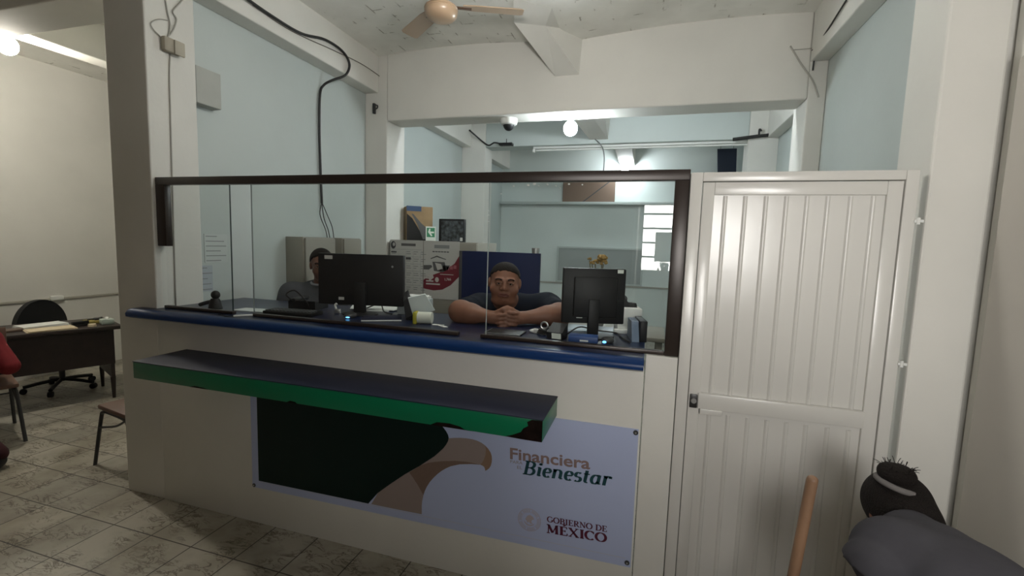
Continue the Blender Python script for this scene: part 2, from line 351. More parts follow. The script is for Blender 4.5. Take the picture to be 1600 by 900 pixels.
# shallow vaults
def vault(spans, y0, y1, rise, z=3.545, n=12):
    g = G()
    for (xa, xb) in spans:
        for k in range(n):
            ta, tb = k/n, (k+1)/n
            za, zb = z + rise*math.sin(PI*ta), z + rise*math.sin(PI*tb)
            x0, x1 = xa+(xb-xa)*ta, xa+(xb-xa)*tb
            g.add([(x0,y0,za),(x1,y0,zb),(x1,y1,zb),(x0,y1,za),(x0,y0,3.80),(x1,y0,3.80),(x1,y1,3.80),(x0,y1,3.80)], [(0,1,2,3),(4,7,6,5),(0,4,5,1),(2,6,7,3),(0,3,7,4),(1,5,6,2)])
    return g
gc = vault([(-3.2, -0.80), (-0.80, 1.75)], -1.35, 9.15, 0.07)
gl = vault([(-6.8, -4.96), (-4.96, -3.2)], -1.35, 9.15, 0.06)
gc.add(gl.v, gl.f)
struct('ceiling', gc, ceil_m, smooth=30)

# ---------------------------------------------------------------- service counter
CT = 1.235                     # top of the counter
ctr = thing('service_counter', 'long white-painted service counter with glossy blue top and green-edged ledge', 'counter', (-1.43, 2.10, 0))
obj('base', G().box(-2.872, 0.012, YF, 2.17, 0, 1.18, b=0.004), wall_m, ctr)
prof = [(1.955, 1.18), (2.028, 1.18), (2.028, CT), (1.965, CT), (1.945, CT-0.008), (1.932, CT-0.026), (1.934, CT-0.045)]
obj('countertop', G().prism(prof, 'x', -2.995, 0.008).box(-2.868, 0.008, 2.028, 2.66, 1.18, CT), blue_m, ctr, smooth=50, label='glossy blue countertop')
obj('work_surface', G().box(-2.985, 0.004, 1.972, 2.028, CT-.001, CT+.0004).box(-2.866, 0.004, 2.028, 2.658, CT-.001, CT+.0004), surface_m, bpy.data.objects['countertop'], smooth=None, label='dark navy top surface')
lg = obj('ledge', G().box(-2.638, -0.365, 1.727, YF, 0.908, 0.997, b=0.003), green_m, ctr, label='green painted ledge edge')
obj('ledge_top', G().box(-2.640, -0.363, 1.725, YF, 0.997, 1.003, b=0.002), navy_m, lg, label='dark navy ledge surface')
# chipped paint on the ledge edge
chip_m = mat('bare_dark_chipboard', (0.010, 0.005, 0.004), 0.85, var=0.5, scale=30, spec=0.1)
def patch(pts, y=1.7262): obj('chipped_patch', G().add([(x, y, z) for x, z in pts], [tuple(range(len(pts)))]), chip_m, lg, smooth=None, label='dark chipped patch of paint')
patch([(-0.52,0.910),(-0.49,0.921),(-0.455,0.938),(-0.445,0.955),(-0.425,0.968),(-0.43,0.984),(-0.41,0.996),(-0.366,0.997),(-0.366,0.908),(-0.45,0.908)])
patch([(-0.86,0.909),(-0.83,0.925),(-0.77,0.928),(-0.72,0.921),(-0.70,0.911),(-0.66,0.909)])
patch([(-1.62,0.909),(-1.60,0.918),(-1.57,0.916),(-1.56,0.909)])
patch([(-2.24,0.909),(-2.20,0.917),(-2.14,0.915),(-2.11,0.909)])
struct('wall_counter_end', G().box(0.016, 0.146, YF, 2.17, 0, CT-0.001, b=0.002), wall_m)

# ---------------------------------------------------------------- glass screen
YG = 2.07
gs = thing('glass_screen', 'counter glass screen in dark bronze frame above blue countertop', 'glass screen', (-1.35, YG, CT))
obj('top_rail', G().box(-2.868, 0.149, YG-0.02, YG+0.02, 1.984, 2.029, b=0.003), frame_m, gs)
obj('left_stile', G().box(-2.868, -2.795, YG-0.02, YG+0.02, 1.618, 1.984, b=0.003), frame_m, gs)
obj('right_stile', G().box(0.091, 0.149, YG-0.02, YG+0.02, CT, 1.984, b=0.003), frame_m, gs)
for x0, x1 in ((-2.845, -2.307), (-2.159, -0.882), (-0.764, 0.091)):
    obj('bottom_rail', G().box(x0, x1, YG-0.014, YG+0.014, CT+0.0005, CT+0.018, b=0.003), frame_m, gs)
for x0, x1 in ((-2.866, -2.318), (-2.159, -0.741), (-0.737, 0.091)):
    obj('glass_pane', G().box(x0, x1, YG-0.003, YG+0.003, CT+0.016, 1.984), glass_m, gs, smooth=None)
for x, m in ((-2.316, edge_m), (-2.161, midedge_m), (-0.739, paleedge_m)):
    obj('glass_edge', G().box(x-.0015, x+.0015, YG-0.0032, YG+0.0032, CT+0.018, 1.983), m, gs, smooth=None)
for x, z, r in ((-0.62,1.965,.004),(-0.55,1.97,.005),(-0.50,1.966,.003),(-0.46,1.972,.004),(-0.42,1.965,.003),(-0.40,1.955,.003),(-0.68,1.93,.003),(-0.52,1.975,.006),(-0.36,1.973,.004),(-0.30,1.97,.003),(-0.739,1.83,.003),(-0.739,1.80,.003),(-0.739,1.85,.002)):
    obj('paint_speck', G().ball((x, YG-0.0045, z), (r*1.3, .0015, r), 8), paper_m, gs, label='white speck of paint on the glass')

# ---------------------------------------------------------------- white steel door
dr = thing('door_1', None, None, (0.54, YF, 0), kind='structure')
obj('door_frame', G().box(0.150, 0.196, YF, YF+0.05, 0, 2.012, b=0.003).box(0.886, 0.926, YF, YF+0.05, 0, 2.012, b=0.003).box(0.196, 0.886, YF, YF+0.05, 1.976, 2.012, b=0.003), white_metal, dr)
leaf = obj('door_leaf', G().box(0.199, 0.883, YF+0.018, YF+0.045, 0.01, 1.973), white_metal, dr, smooth=None)
g = G().box(0.199, 0.244, YF+0.005, YF+0.02, 0.01, 1.973, b=0.003).box(0.834, 0.883, YF+0.005, YF+0.02, 0.01, 1.973, b=0.003).box(0.244, 0.834, YF+0.005, YF+0.02, 1.922, 1.973, b=0.003).box(0.244, 0.834, YF+0.005, YF+0.02, 0.01, 0.08, b=0.003)
obj('stiles', g, white_metal, leaf)
obj('middle_rail', G().box(0.236, 0.836, YF-0.008, YF+0.02, 1.028, 1.095, b=0.004).box(0.246, 0.334, YF-0.010, YF+0.01, 1.006, 1.029, b=0.003), white_metal, leaf)
g = G()
for x in (0.287, 0.361, 0.436, 0.508, 0.579, 0.649, 0.724, 0.797):
    for z0, z1 in ((1.095, 1.918), (0.09, 1.008)):
        ps = [(x-0.009, YF+0.0185), (x-0.004, YF+0.0105), (x+0.004, YF+0.0105), (x+0.009, YF+0.0185)]
        g.prism(ps, 'z', z0, z1)
obj('ribbed_sheet', g, white_metal, leaf, smooth=60)
lk = obj('lock_plate', G().box(0.205, 0.234, YF-0.006, YF+0.004, 1.028, 1.087, b=0.003), mat('dark_lock_steel', (0.06, 0.06, 0.06), 0.35, metal=0.7), dr, label='dark steel lock plate')
obj('lock_cylinder', G().cyl((0.22, YF-0.012, 1.06), (0.22, YF-0.005, 1.06), 0.011), steel_m, lk)
for z in (1.827, 1.295):
    obj('hinge', G().cyl((0.934, YF-0.004, z-0.012), (0.934, YF-0.004, z+0.012), 0.006).box(0.922, 0.95, YF-0.006, YF-0.002, z-0.005, z+0.005), paper_m, dr)

# ---------------------------------------------------------------- banner
YB = YF - 0.004
bn = thing('vinyl_banner', 'white vinyl banner with dark green field, gold eagle and lettering on counter front', 'banner', (-1.07, YB, 0.222))
def sheet(name, pts, m, layer, parent=None, **k):
    g = G(); y = YB - 0.0007*layer
    g.add([(x, y, z) for x, z in pts], [tuple(range(len(pts)))])
    return obj(name, g, m, parent or bn, smooth=None, **k)
g = G(); g.add([(-2.158, YB-0.001, .223), (0.004, YB-0.001, .247), (0.004, YB-0.001, .899), (-2.158, YB-0.001, .893), (-2.158, YF-0.0005, .223), (0.004, YF-0.0005, .247), (0.004, YF-0.0005, .899), (-2.158, YF-0.0005, .893)], [(0,1,2,3),(4,7,6,5),(0,4,5,1),(1,5,6,2),(2,6,7,3),(3,7,4,0)])
obj('vinyl_sheet', g, vinyl_m, bn, smooth=None)
sheet('bottom_hem', [(-2.105, .265), (-0.02, .289), (-0.02, .286), (-2.105, .262)], vinylb_m, 2)
gcv = [(-0.972,.80),(-0.949,.781),(-0.934,.766),(-0.92,.75),(-0.910,.734),(-0.906,.719),(-0.909,.702),(-0.919,.682),(-0.936,.658),(-0.956,.637),(-0.985,.608),(-1.019,.581),(-1.063,.546),(-1.155,.48),(-1.235,.415),(-1.311,.35),(-1.366,.283)]
sheet('green_field', [(-2.111,.269),(-2.111,.885),(-1.10,.888)] + gcv[:0] + [(-1.03,.86)] + gcv[0:] + [(-1.37,.277)], dkgreen_m, 2)
rib = [(-0.906,.717),(-0.876,.724),(-0.846,.729),(-0.812,.732),(-0.779,.732),(-0.755,.729),(-0.731,.722),(-0.711,.711),(-0.695,.697),(-0.682,.680),(-0.676,.664),(-0.674,.648),(-0.675,.631),(-0.679,.614),(-0.686,.600),(-0.697,.589),(-0.707,.582),(-0.709,.592),(-0.713,.601),(-0.722,.606),(-0.734,.609),(-0.782,.604),(-0.843,.592),(-0.892,.573),(-0.917,.558),(-0.941,.540),(-0.963,.520),(-0.985,.496),(-1.005,.470),(-1.023,.440),(-1.034,.415),(-1.042,.390),(-1.048,.360),(-1.051,.332),(-1.050,.284),(-1.173,.281),(-1.352,.2785),(-1.311,.350),(-1.235,.415),(-1.155,.480),(-1.063,.546),(-1.019,.581),(-0.985,.608),(-0.956,.637),(-0.936,.658),(-0.919,.682),(-0.909,.702)]
sheet('gold_eagle', rib, gold_m, 3)
dk = [(-1.063,.546),(-1.018,.569),(-0.98,.581),(-0.942,.591),(-0.868,.606),(-0.807,.611),(-0.77,.6115),(-0.734,.609),(-0.782,.604),(-0.843,.592),(-0.892,.573),(-0.917,.558),(-0.941,.540),(-0.963,.520),(-0.985,.496),(-1.005,.470),(-1.023,.440),(-1.034,.415),(-1.042,.390),(-1.075,.44),(-1.108,.48),(-1.125,.498)]
sheet('eagle_shade', dk, golddk_m, 4)
sheet('eagle_beak', [(-0.711,.711),(-0.695,.697),(-0.682,.680),(-0.676,.664),(-0.674,.648),(-0.675,.631),(-0.679,.614),(-0.686,.600),(-0.697,.589),(-0.707,.582),(-0.709,.592),(-0.713,.601),(-0.722,.606),(-0.734,.609),(-0.725,.62),(-0.715,.64),(-0.708,.665),(-0.707,.69)], mat('copper_gold_print', (0.24, 0.155, 0.105), 0.5), 4)
for x, z in ((-2.145,.236),(-0.012,.268),(-0.008,.884)):
    rg = obj('eyelet', G().cyl((x, YB-0.004, z), (x, YB-0.0015, z), 0.011, n=20), dgrey_m, bn)
    obj('nail_head', G().cyl((x, YB-0.008, z), (x, YB-0.004, z), 0.004), steel_m, rg)

# lettering: broad-nib pen strokes laid on the banner
def arc(cx, cy, rx, ry, a0, a1, n=20): return [(cx+rx*math.cos(math.radians(a0+(a1-a0)*i/n)), cy+ry*math.sin(math.radians(a0+(a1-a0)*i/n))) for i in range(n+1)]
def pen(g, pts, thick, thin, y, T):
    P = pts; n = len(P); L = []
    for i in range(n):
        a, b = P[max(i-1, 0)], P[min(i+1, n-1)]
        dx, dy = b[0]-a[0], b[1]-a[1]; l = math.hypot(dx, dy) or 1; dx, dy = dx/l, dy/l
        wd = thin + (thick-thin)*abs(dy); nx, ny = -dy*wd/2, dx*wd/2
        L.append((T(P[i][0]+nx, P[i][1]+ny), T(P[i][0]-nx, P[i][1]-ny)))
    vs = [(q[0], y, q[1]) for pr in L for q in pr]
    g.add(vs, [(2*i, 2*i+1, 2*i+3, 2*i+2) for i in range(n-1)])
def serif(x, y, h=0.16): return [(x-h, y), (x+h, y)]
# each glyph: (advance, strokes); a stroke is (points, weight) with weight 's' (pen), 't' (thin bar)
def glyphs():
    D = {}
    V = lambda x, a=0.03, b=0.97: [(x, a), (x, b)]
    D['G'] = (0.92, [(arc(0.45,0.5,0.37,0.48,52,318),'s'), ([(0.78,0.12),(0.78,0.42)],'s'), (serif(0.76,0.42,0.15),'t'), ([(0.72,0.72),(0.72,0.95)],'t2')])
    D['O'] = (0.94, [(arc(0.46,0.5,0.38,0.48,90,450,32),'s')])
    D['B'] = (0.80, [(V(0.2),'s'), (arc(0.38,0.745,0.24,0.225,90,-90),'s'), (arc(0.40,0.27,0.27,0.25,90,-90),'s'), ([(0.04,0.97),(0.40,0.97)],'t'), ([(0.04,0.03),(0.42,0.03)],'t'), ([(0.2,0.52),(0.4,0.52)],'t')])
    D['I'] = (0.44, [(V(0.22),'s'), (serif(0.22,0.97),'t'), (serif(0.22,0.03),'t')])
    D['E'] = (0.76, [(V(0.2),'s'), ([(0.04,0.97),(0.64,0.97)],'t'), ([(0.04,0.03),(0.68,0.03)],'t'), ([(0.2,0.51),(0.5,0.51)],'t'), ([(0.63,0.97),(0.63,0.76)],'t2'), ([(0.67,0.03),(0.67,0.26)],'t2'), ([(0.5,0.41),(0.5,0.62)],'t2')])
    D['É'] = (0.76, D['E'][1] + [([(0.36,1.10),(0.54,1.26)],'s')])
    D['R'] = (0.86, [(V(0.2),'s'), (arc(0.38,0.73,0.25,0.24,90,-90),'s'), ([(0.04,0.97),(0.40,0.97)],'t'), ([(0.2,0.49),(0.4,0.49)],'t'), ([(0.40,0.48),(0.72,0.03)],'s'), (serif(0.2,0.03),'t'), ([(0.64,0.03),(0.86,0.03)],'t')])
    D['N'] = (0.92, [([(0.17,0.03),(0.17,0.97)],'t2'), ([(0.17,0.97),(0.74,0.03)],'s'), ([(0.74,0.03),(0.74,0.97)],'t2'), (serif(0.17,0.03,0.13),'t'), ([(0.0,0.97),(0.2,0.97)],'t'), (serif(0.74,0.97,0.13),'t')])
    D['D'] = (0.90, [(V(0.2),'s'), (arc(0.38,0.5,0.42,0.47,90,-90),'s'), ([(0.04,0.97),(0.40,0.97)],'t'), ([(0.04,0.03),(0.40,0.03)],'t')])
    D['M'] = (1.08, [([(0.17,0.03),(0.2,0.97)],'t2'), ([(0.2,0.97),(0.53,0.10)],'s'), ([(0.53,0.10),(0.86,0.97)],'t2'), ([(0.86,0.97),(0.88,0.03)],'s'), (serif(0.17,0.03,0.14),'t'), (serif(0.88,0.03,0.15),'t'), ([(0.04,0.97),(0.24,0.97)],'t'), ([(0.82,0.97),(1.02,0.97)],'t')])
    D['X'] = (0.90, [([(0.14,0.97),(0.74,0.03)],'s'), ([(0.72,0.97),(0.14,0.03)],'t2'), (serif(0.16,0.97,0.14),'t'), (serif(0.71,0.97,0.13),'t'), (serif(0.15,0.03,0.13),'t'), (serif(0.74,0.03,0.14),'t')])
    D['C'] = (0.84, [(arc(0.45,0.5,0.37,0.48,48,312),'s'), ([(0.72,0.70),(0.72,0.95)],'t2')])
    D[' '] = (0.38, [])
    x = 0.66
    D['i'] = (0.36, [([(0.17,0.03),(0.17,x-.02)],'s'), ([(0.04,x-.03),(0.19,x-.03)],'t'), ([(0.15,0.03),(0.31,0.06)],'t'), (arc(0.19,0.87,0.025,0.03,0,360,10),'s')])
    D['e'] = (0.56, [([(0.11,0.33),(0.44,0.37)]+arc(0.28,0.42,0.18,0.22,10,180,12)+arc(0.30,0.33,0.20,0.31,170,312,14),'s')])
    D['n'] = (0.70, [([(0.14,0.0),(0.14,x-.02)],'s'), ([(0.02,x-.03),(0.16,x-.03)],'t'), (arc(0.32,0.42,0.19,0.22,170,0,14)+[(0.51,0.05)],'s'), ([(0.50,0.03),(0.66,0.06)],'t')])
    D['s'] = (0.50, [(arc(0.24,0.49,0.15,0.155,40,250,14)+arc(0.24,0.18,0.17,0.16,85,-140,14),'s')])
    D['t'] = (0.44, [([(0.17,0.86),(0.17,0.16)]+arc(0.29,0.16,0.12,0.13,180,290,8),'s'), ([(0.03,x-.04),(0.36,x-.04)],'t')])
    D['a'] = (0.66, [(arc(0.27,0.32,0.20,0.30,60,330,18),'s'), ([(0.46,x-.02),(0.46,0.08)],'s'), ([(0.45,0.03),(0.61,0.07)],'t'), ([(0.3,x-.04),(0.47,x-.03)],'t')])
    D['r'] = (0.50, [([(0.14,0.0),(0.14,x-.02)],'s'), ([(0.02,x-.03),(0.16,x-.03)],'t'), (arc(0.31,0.44,0.17,0.20,165,50,10),'s'), (arc(0.41,0.57,0.02,0.025,0,360,8),'s')])
    return D
GL = glyphs()
def write(name, s, x0, z0, x1, z1, cap, m, layer, slant=0.0, thick=0.17, thin=0.07, parent=None):
    """text from (x0,z0) along the baseline to (x1,z1) with cap height cap, on the banner plane"""
    tot = sum(GL[c][0] for c in s); L = math.hypot(x1-x0, z1-z0); sx = L/tot; ux, uz = (x1-x0)/L, (z1-z0)/L
    g = G(); cx = 0.0; y = YB - 0.0007*layer
    for c in s:
        adv, st = GL[c]
        def T(px, py, cx=cx): h = (cx+px+slant*py*cap/sx)*sx; return (x0+ux*h-uz*py*cap, z0+uz*h+ux*py*cap)
        for pts, k in st:
            if k == 's': pen(g, pts, thick, thin, y, T)
            elif k == 't': pen(g, pts, thin*1.15, thin*1.15, y, T)
            else: pen(g, pts, thin*1.1, thin*1.1, y, T)
        cx += adv
    return obj(name, g, m, parent or bn, smooth=None)
def text_mesh(name, s, x0, z0, x1, z1, cap, m, y, parent, bold=0.0, loc=None, rotz=0.0):
    cu = bpy.data.curves.new(name, 'FONT'); cu.body = s; cu.size = 1.0; cu.offset = bold; cu.resolution_u = 4
    to = bpy.data.objects.new(name, cu); C.objects.link(to); bpy.context.view_layer.update()
    dg = bpy.context.evaluated_depsgraph_get(); me0 = to.evaluated_get(dg).to_mesh()
    vs = [v.co.copy() for v in me0.vertices]; fs = [tuple(p.vertices) for p in me0.polygons]
    to.to_mesh_clear() if False else None
    C.objects.unlink(to); bpy.data.objects.remove(to)
    mx = max(v.x for v in vs); mn = min(v.x for v in vs); hi = max(v.y for v in vs); lo = 0.0
    L = math.hypot(x1-x0, z1-z0); ux, uz = (x1-x0)/L, (z1-z0)/L
    g = G(); out = []
    for v in vs:
        h = (v.x-mn)/(mx-mn)*L; k = v.y/hi*cap
        out.append((x0+ux*h-uz*k, y, z0+uz*h+ux*k))
    g.add(out, fs)
    return obj(name, g, m, parent, smooth=None)
text_mesh('lettering', 'Financiera', -0.582, 0.666, -0.199, 0.681, 0.055, rose_m, YB-0.0028, bn, bold=0.022)
text_mesh('small_lettering', 'PARA', -0.580, 0.645, -0.519, 0.647, 0.015, gold_m, YB-0.0028, bn)
text_mesh('small_lettering', 'EL', -0.545, 0.622, -0.520, 0.623, 0.015, gold_m, YB-0.0028, bn)
write('lettering', 'Bienestar', -0.520, 0.600, -0.105, 0.6165, 0.069, teal_m, 4, slant=0.22, thick=0.19, thin=0.07)
write('lettering', 'GOBIERNO DE', -0.389, 0.385, -0.107, 0.3955, 0.028, wine_m, 4, thick=0.20, thin=0.085)
write('lettering', 'MÉXICO', -0.390, 0.330, -0.106, 0.3445, 0.043, wine_m, 4, thick=0.23, thin=0.085)
# round state seal: two rings and a plain eagle-and-wreath blot
def ring(g, cx, cz, r0, r1, y, n=40):
    vs = []
    for i in range(n):
        t = 2*PI*i/n; vs += [(cx+r0*math.cos(t), y, cz+r0*math.sin(t)), (cx+r1*math.cos(t), y, cz+r1*math.sin(t))]
    g.add(vs, [(2*i, 2*i+1, 2*((i+1) % n)+1, 2*((i+1) % n)) for i in range(n)])
g = G(); sx_, sz_ = -0.4755, 0.376
ring(g, sx_, sz_, 0.0545, 0.057, YB-0.0028); ring(g, sx_, sz_, 0.038, 0.0395, YB-0.0028)
for i in range(44):
    t = 2*PI*i/44
    if i % 7 == 3: continue
    for r in (0.044, 0.050):
        dx, dz = math.cos(t), math.sin(t)
        g.add([(sx_+dx*(r-.002)-dz*.0022, YB-.0028, sz_+dz*(r-.002)+dx*.0022), (sx_+dx*(r-.002)+dz*.0022, YB-.0028, sz_+dz*(r-.002)-dx*.0022), (sx_+dx*(r+.002)+dz*.0022, YB-.0028, sz_+dz*(r+.002)-dx*.0022), (sx_+dx*(r+.002)-dz*.0022, YB-.0028, sz_+dz*(r+.002)+dx*.0022)], [(0,1,2,3)])
for pts in ([(-.020,.000),(-.012,.018),(.002,.026),(.016,.020),(.024,.006),(.014,.004),(.010,-.008),(.018,-.016),(.006,-.018),(-.002,-.010),(-.010,-.016),(-.014,-.006)], [(-.028,-.004),(-.022,-.020),(-.010,-.029),(.006,-.031),(.020,-.024),(.028,-.010),(.020,-.018),(.006,-.025),(-.008,-.023),(-.019,-.015)]):
    g.add([(sx_+x, YB-.0028, sz_+z) for x, z in pts], [tuple(range(len(pts)))])
obj('round_seal', g, seal_m, bn, smooth=None, label='pale round seal')
# ---------------------------------------------------------------- lamps
def lamp(label, x, y, ztop, m, r=0.055):
    t = thing('light_bulb', label, 'lamp', (x, y, ztop), group='bare bulbs under the beams')
    obj('lamp_holder', G().lathe([(0.0,0),(0.058,0),(0.06,-0.006),(0.03,-0.012),(0.026,-0.05),(0.0,-0.05)], M=Matrix.Translation((x, y, ztop))), paper_m, t, smooth=40)
    obj('bulb', G().ball((x, y, ztop-0.05-r*0.95), (r, r, r*1.08), 24), m, t, smooth=True)
lamp('lit bulb under cross beam in middle of teller room', -0.787, 4.47, 2.93, bulb_m, 0.066)
bp = at(977,263,Z=3.108)
lamp('small distant lit bulb under spine beam of back room', bp.x, bp.y, 3.22, bulbfar_m, 0.065)
lamp('lit bulb hanging from the vault over the glass screen, above the photo', -0.75, 2.34, 3.16, bulbnear_m, 0.066)
obj('drop_cord', G().cyl((-0.75, 2.34, 3.16), (-0.75, 2.34, 3.56), 0.005), cable_m, bpy.data.objects['light_bulb.002'])
lamp('lit bulb under beam above dark desk', -4.93, 2.44, 3.24, bulbwarm_m, 0.066)

lamp('lit bulb on the vault behind the cross beam, hidden from the photo', -0.30, 4.80, 3.58, bulbfill_m, 0.066)  # no such lamp known; added to brighten the back wall

# ceiling fan
fx, fy, fz = -1.545, 3.18, 3.345
t = thing('ceiling_fan', 'tan enamel ceiling fan hanging from the vaulted ceiling', 'fan', (fx, fy, fz))
T = Matrix.Translation((fx, fy, fz))
obj('motor_housing', G().lathe([(0.0,-0.050),(0.05,-0.048),(0.088,-0.038),(0.112,-0.016),(0.119,0.004),(0.121,0.018),(0.117,0.024),(0.122,0.030),(0.118,0.042),(0.09,0.062),(0.04,0.075),(0.0,0.075)], M=T), tan_m, t, smooth=30)
obj('down_rod', G().cyl((fx, fy, fz+0.07), (fx, fy, 3.60), 0.014).lathe([(0.0,0.10),(0.035,0.10),(0.045,0.075),(0.0,0.075)], M=T), mat('brown_rod', (0.10, 0.055, 0.03), 0.4), t)
obj('canopy', G().lathe([(0.0,0),(0.03,0.0),(0.06,0.05),(0.065,0.075),(0.0,0.075)], M=Matrix.Translation((fx, fy, 3.525))), tan_m, t)
for k in range(3):
    a = math.radians(22 + 120*k); R3 = T @ Matrix.Rotation(a, 4, 'Z')
    bl = obj('blade', G().prism([(0.16,-0.05),(0.24,-0.062),(0.58,-0.070),(0.60,-0.05),(0.60,0.05),(0.58,0.070),(0.24,0.062),(0.16,0.05)], 'z', -0.003, 0.003, M=R3 @ Matrix.Translation((0, 0, 0.055)) @ Matrix.Rotation(math.radians(10), 4, 'X')), tan_m, t)
    obj('blade_iron', G().box(0.07, 0.22, -0.02, 0.02, 0.046, 0.052, M=R3, b=0.002), mat('brown_iron', (0.10, 0.055, 0.03), 0.4) if k == 0 else MATS['brown_iron'], bl)

# security camera under the cross beam
cx_, cy_ = -1.405, 4.45
t = thing('security_camera', 'white dome security camera under the cross beam', 'security camera', (cx_, cy_, 2.93))
T = Matrix.Translation((cx_, cy_, 2.93))
obj('housing', G().lathe([(0,0),(0.085,0),(0.088,-0.02),(0.078,-0.055),(0.06,-0.062),(0,-0.062)], M=T), paper_m, t)
obj('smoked_dome', G().ball((cx_, cy_, 2.875), (0.056, 0.056, 0.062), 24), black_m, t, smooth=True)

# ---------------------------------------------------------------- wiring and wall fittings
def wire(name, pts, r, m, label, cat='cable', group=None, parts=()):
    o = obj(name, G().tube(pts, r), m, smooth=True, label=label, cat=cat, group=group)
    for nm, p, rr in parts: obj(nm, G().tube(p, rr), m, o, smooth=True)
    return o
XL = -2.945
P = [at(380,-6,X=-2.765), at(420,22,X=-2.765), at(470,52,X=-2.765), at(508,62,X=-2.765), at(535,80,X=-2.76), at(546,100,X=-2.755), at(540,117,X=-2.77), at(520,125,X=-2.85), at(506,133,X=-2.92), at(500,148,X=-2.93), at(499,200,X=-2.93), at(501,270,X=-2.93), at(503,318,X=-2.93)]
wire('hanging_cable', P, 0.011, cable_m, 'thick black cable looping off the left beam down the teller room wall', parts=[
    ('loose_wire', [at(503,316,X=-2.93), at(500,335,X=-2.925), at(509,360,X=-2.90), at(512,376,X=-2.87)], 0.004),
    ('loose_wire', [at(503,316,X=-2.93), at(506,340,X=-2.925), at(513,360,X=-2.90), at(516,376,X=-2.87)], 0.004),
    ('loose_wire', [at(503,316,X=-2.93), at(511,335,X=-2.925), at(519,355,X=-2.90), at(522,376,X=-2.87)], 0.004)])
wire('beam_wire', [at(395,8,X=-2.782), at(455,48,X=-2.782), at(520,78,X=-2.782), at(565,100,X=-2.782), at(594,120,X=-2.782), at(598,128,X=-2.78)], 0.004, mat('grey_wire', (0.16, 0.15, 0.13), 0.6), 'thin grey wire along the side of the left beam')
wire('pillar_wire', [(-2.866, 2.145, CT+.002), at(267,200,X=-2.865), at(265,120,X=-2.865), at(266,84,X=-2.865)], 0.004, whitecable_m, 'painted wire running straight down the left pillar', parts=[
    ('loose_wire', [at(258,62,X=-2.862), at(270,48,X=-2.862), at(276,30,X=-2.862), at(270,18,X=-2.862), at(281,5,X=-2.862), at(288,-4,X=-2.862)], 0.004),
    ('loose_wire', [at(262,62,X=-2.862), at(266,40,X=-2.862), at(262,20,X=-2.862), at(258,-4,X=-2.862)], 0.004),
    ('loose_wire', [at(252,58,X=-2.862), at(240,46,X=-2.862), at(236,36,X=-2.862), at(248,30,X=-2.862), at(262,32,X=-2.862)], 0.003)])
jb = at(264,72,X=-2.87)
t = thing('junction_box', 'small taped junction box high on the left pillar', 'junction box', jb[:])
obj('box_body', G().box(jb.x, jb.x+0.04, jb.y-0.055, jb.y+0.055, jb.z-0.045, jb.z+0.04, b=0.012), mat('beige_tape', (0.34, 0.31, 0.25), 0.7), t)
obj('cover', G().box(jb.x+0.036, jb.x+0.05, jb.y+0.0, jb.y+0.065, jb.z-0.05, jb.z+0.035, b=0.006), mat('beige_tape_light', (0.40, 0.37, 0.30), 0.7), t)
# hook on the mid-left pillar and fittings at the right end of the cross beam
hk = at(586,170,Y=4.30)
t = thing('wall_bracket', 'small rusty metal bracket on mid-left pillar under the beam end', 'bracket', hk[:])
obj('bar', G().box(hk.x-0.012, hk.x+0.012, 4.27, 4.30, hk.z-0.055, hk.z+0.05, b=0.003), dgrey_m, t)
obj('hook', G().tube([(hk.x+.01, 4.28, hk.z-.01), (hk.x+.045, 4.27, hk.z-.005), (hk.x+.05, 4.27, hk.z+.02), (hk.x+.03, 4.27, hk.z+.028)], 0.006), dgrey_m, t)
t0 = at(1275,76,Y=4.285)
wire('corner_cable', [at(1325,-4,X=1.14), at(1300,36,X=1.14), t0, (t0.x-0.005, 4.285, t0.z-0.06), at(1270,110,Y=4.285)], 0.006, cable_m, 'dark cable along the right beam to the cross beam corner', parts=[
    ('cable_clamp', [(t0.x-.02, 4.28, t0.z-.02), (t0.x+.02, 4.28, t0.z+.02)], 0.016)])
wire('conduit_wire', [at(1235,72,Y=4.292), at(1252,100,Y=4.292), at(1270,126,Y=4.292), at(1279,152,Y=4.292)], 0.006, whitecable_m, 'painted wire slanting across right end of cross beam', parts=[('cross_wire', [at(1240,78,Y=4.292), at(1272,75,Y=4.292)], 0.003)])
# on the far beam
wire('dangling_cord', [at(927,215,Y=6.89), at(940,228,Y=6.88), at(944,245,Y=6.88), at(943,268,Y=6.88)], 0.008, mat('grey_cord', (0.14, 0.15, 0.15), 0.6), 'grey cord dangling from the far cross beam', parts=[('socket_end', [at(943,268,Y=6.88), at(940,272,Y=6.88), at(941,276,Y=6.88), at(946,275,Y=6.88), at(943,268,Y=6.88)], 0.008)])
q = at(792,226,Y=6.87)
t = thing('network_switch', 'black network box on the left end of far cross beam', 'router', (q.x, 6.87, q.z))
obj('case', G().box(q.x-0.11, q.x+0.10, 6.80, 6.90, q.z-0.018, q.z+0.018, b=0.004), black_m, t)
obj('antenna', G().cyl((q.x-0.01, 6.88, q.z+0.015), (q.x-0.01, 6.88, q.z+0.09), 0.005), black_m, t)
wire('switch_cable', [at(733,203,X=-2.78), at(755,222,Y=6.88), at(764,227,Y=6.87), at(772,223,Y=6.87), at(780,224,Y=6.87)], 0.012, cable_m, 'black cable from the left beam to the network box')
wire('cable_bundle', [at(1209,207,Y=6.84), at(1200,211,Y=6.85), at(1182,213,Y=6.85), at(1145,218,Y=6.86)], 0.022, cable_m, 'black cable bundle at right end of the far cross beam', parts=[('loose_loop', [at(1186,210,Y=6.84), at(1187,202,Y=6.84), at(1190,205,Y=6.84)], 0.012)])
a_, b_ = at(830,241,Y=6.93), at(1192,236,Y=6.93)
t = thing('tube_light', 'long white tube light fitting below the far cross beam', 'lamp', ((a_.x+b_.x)/2, 6.98, 3.19))
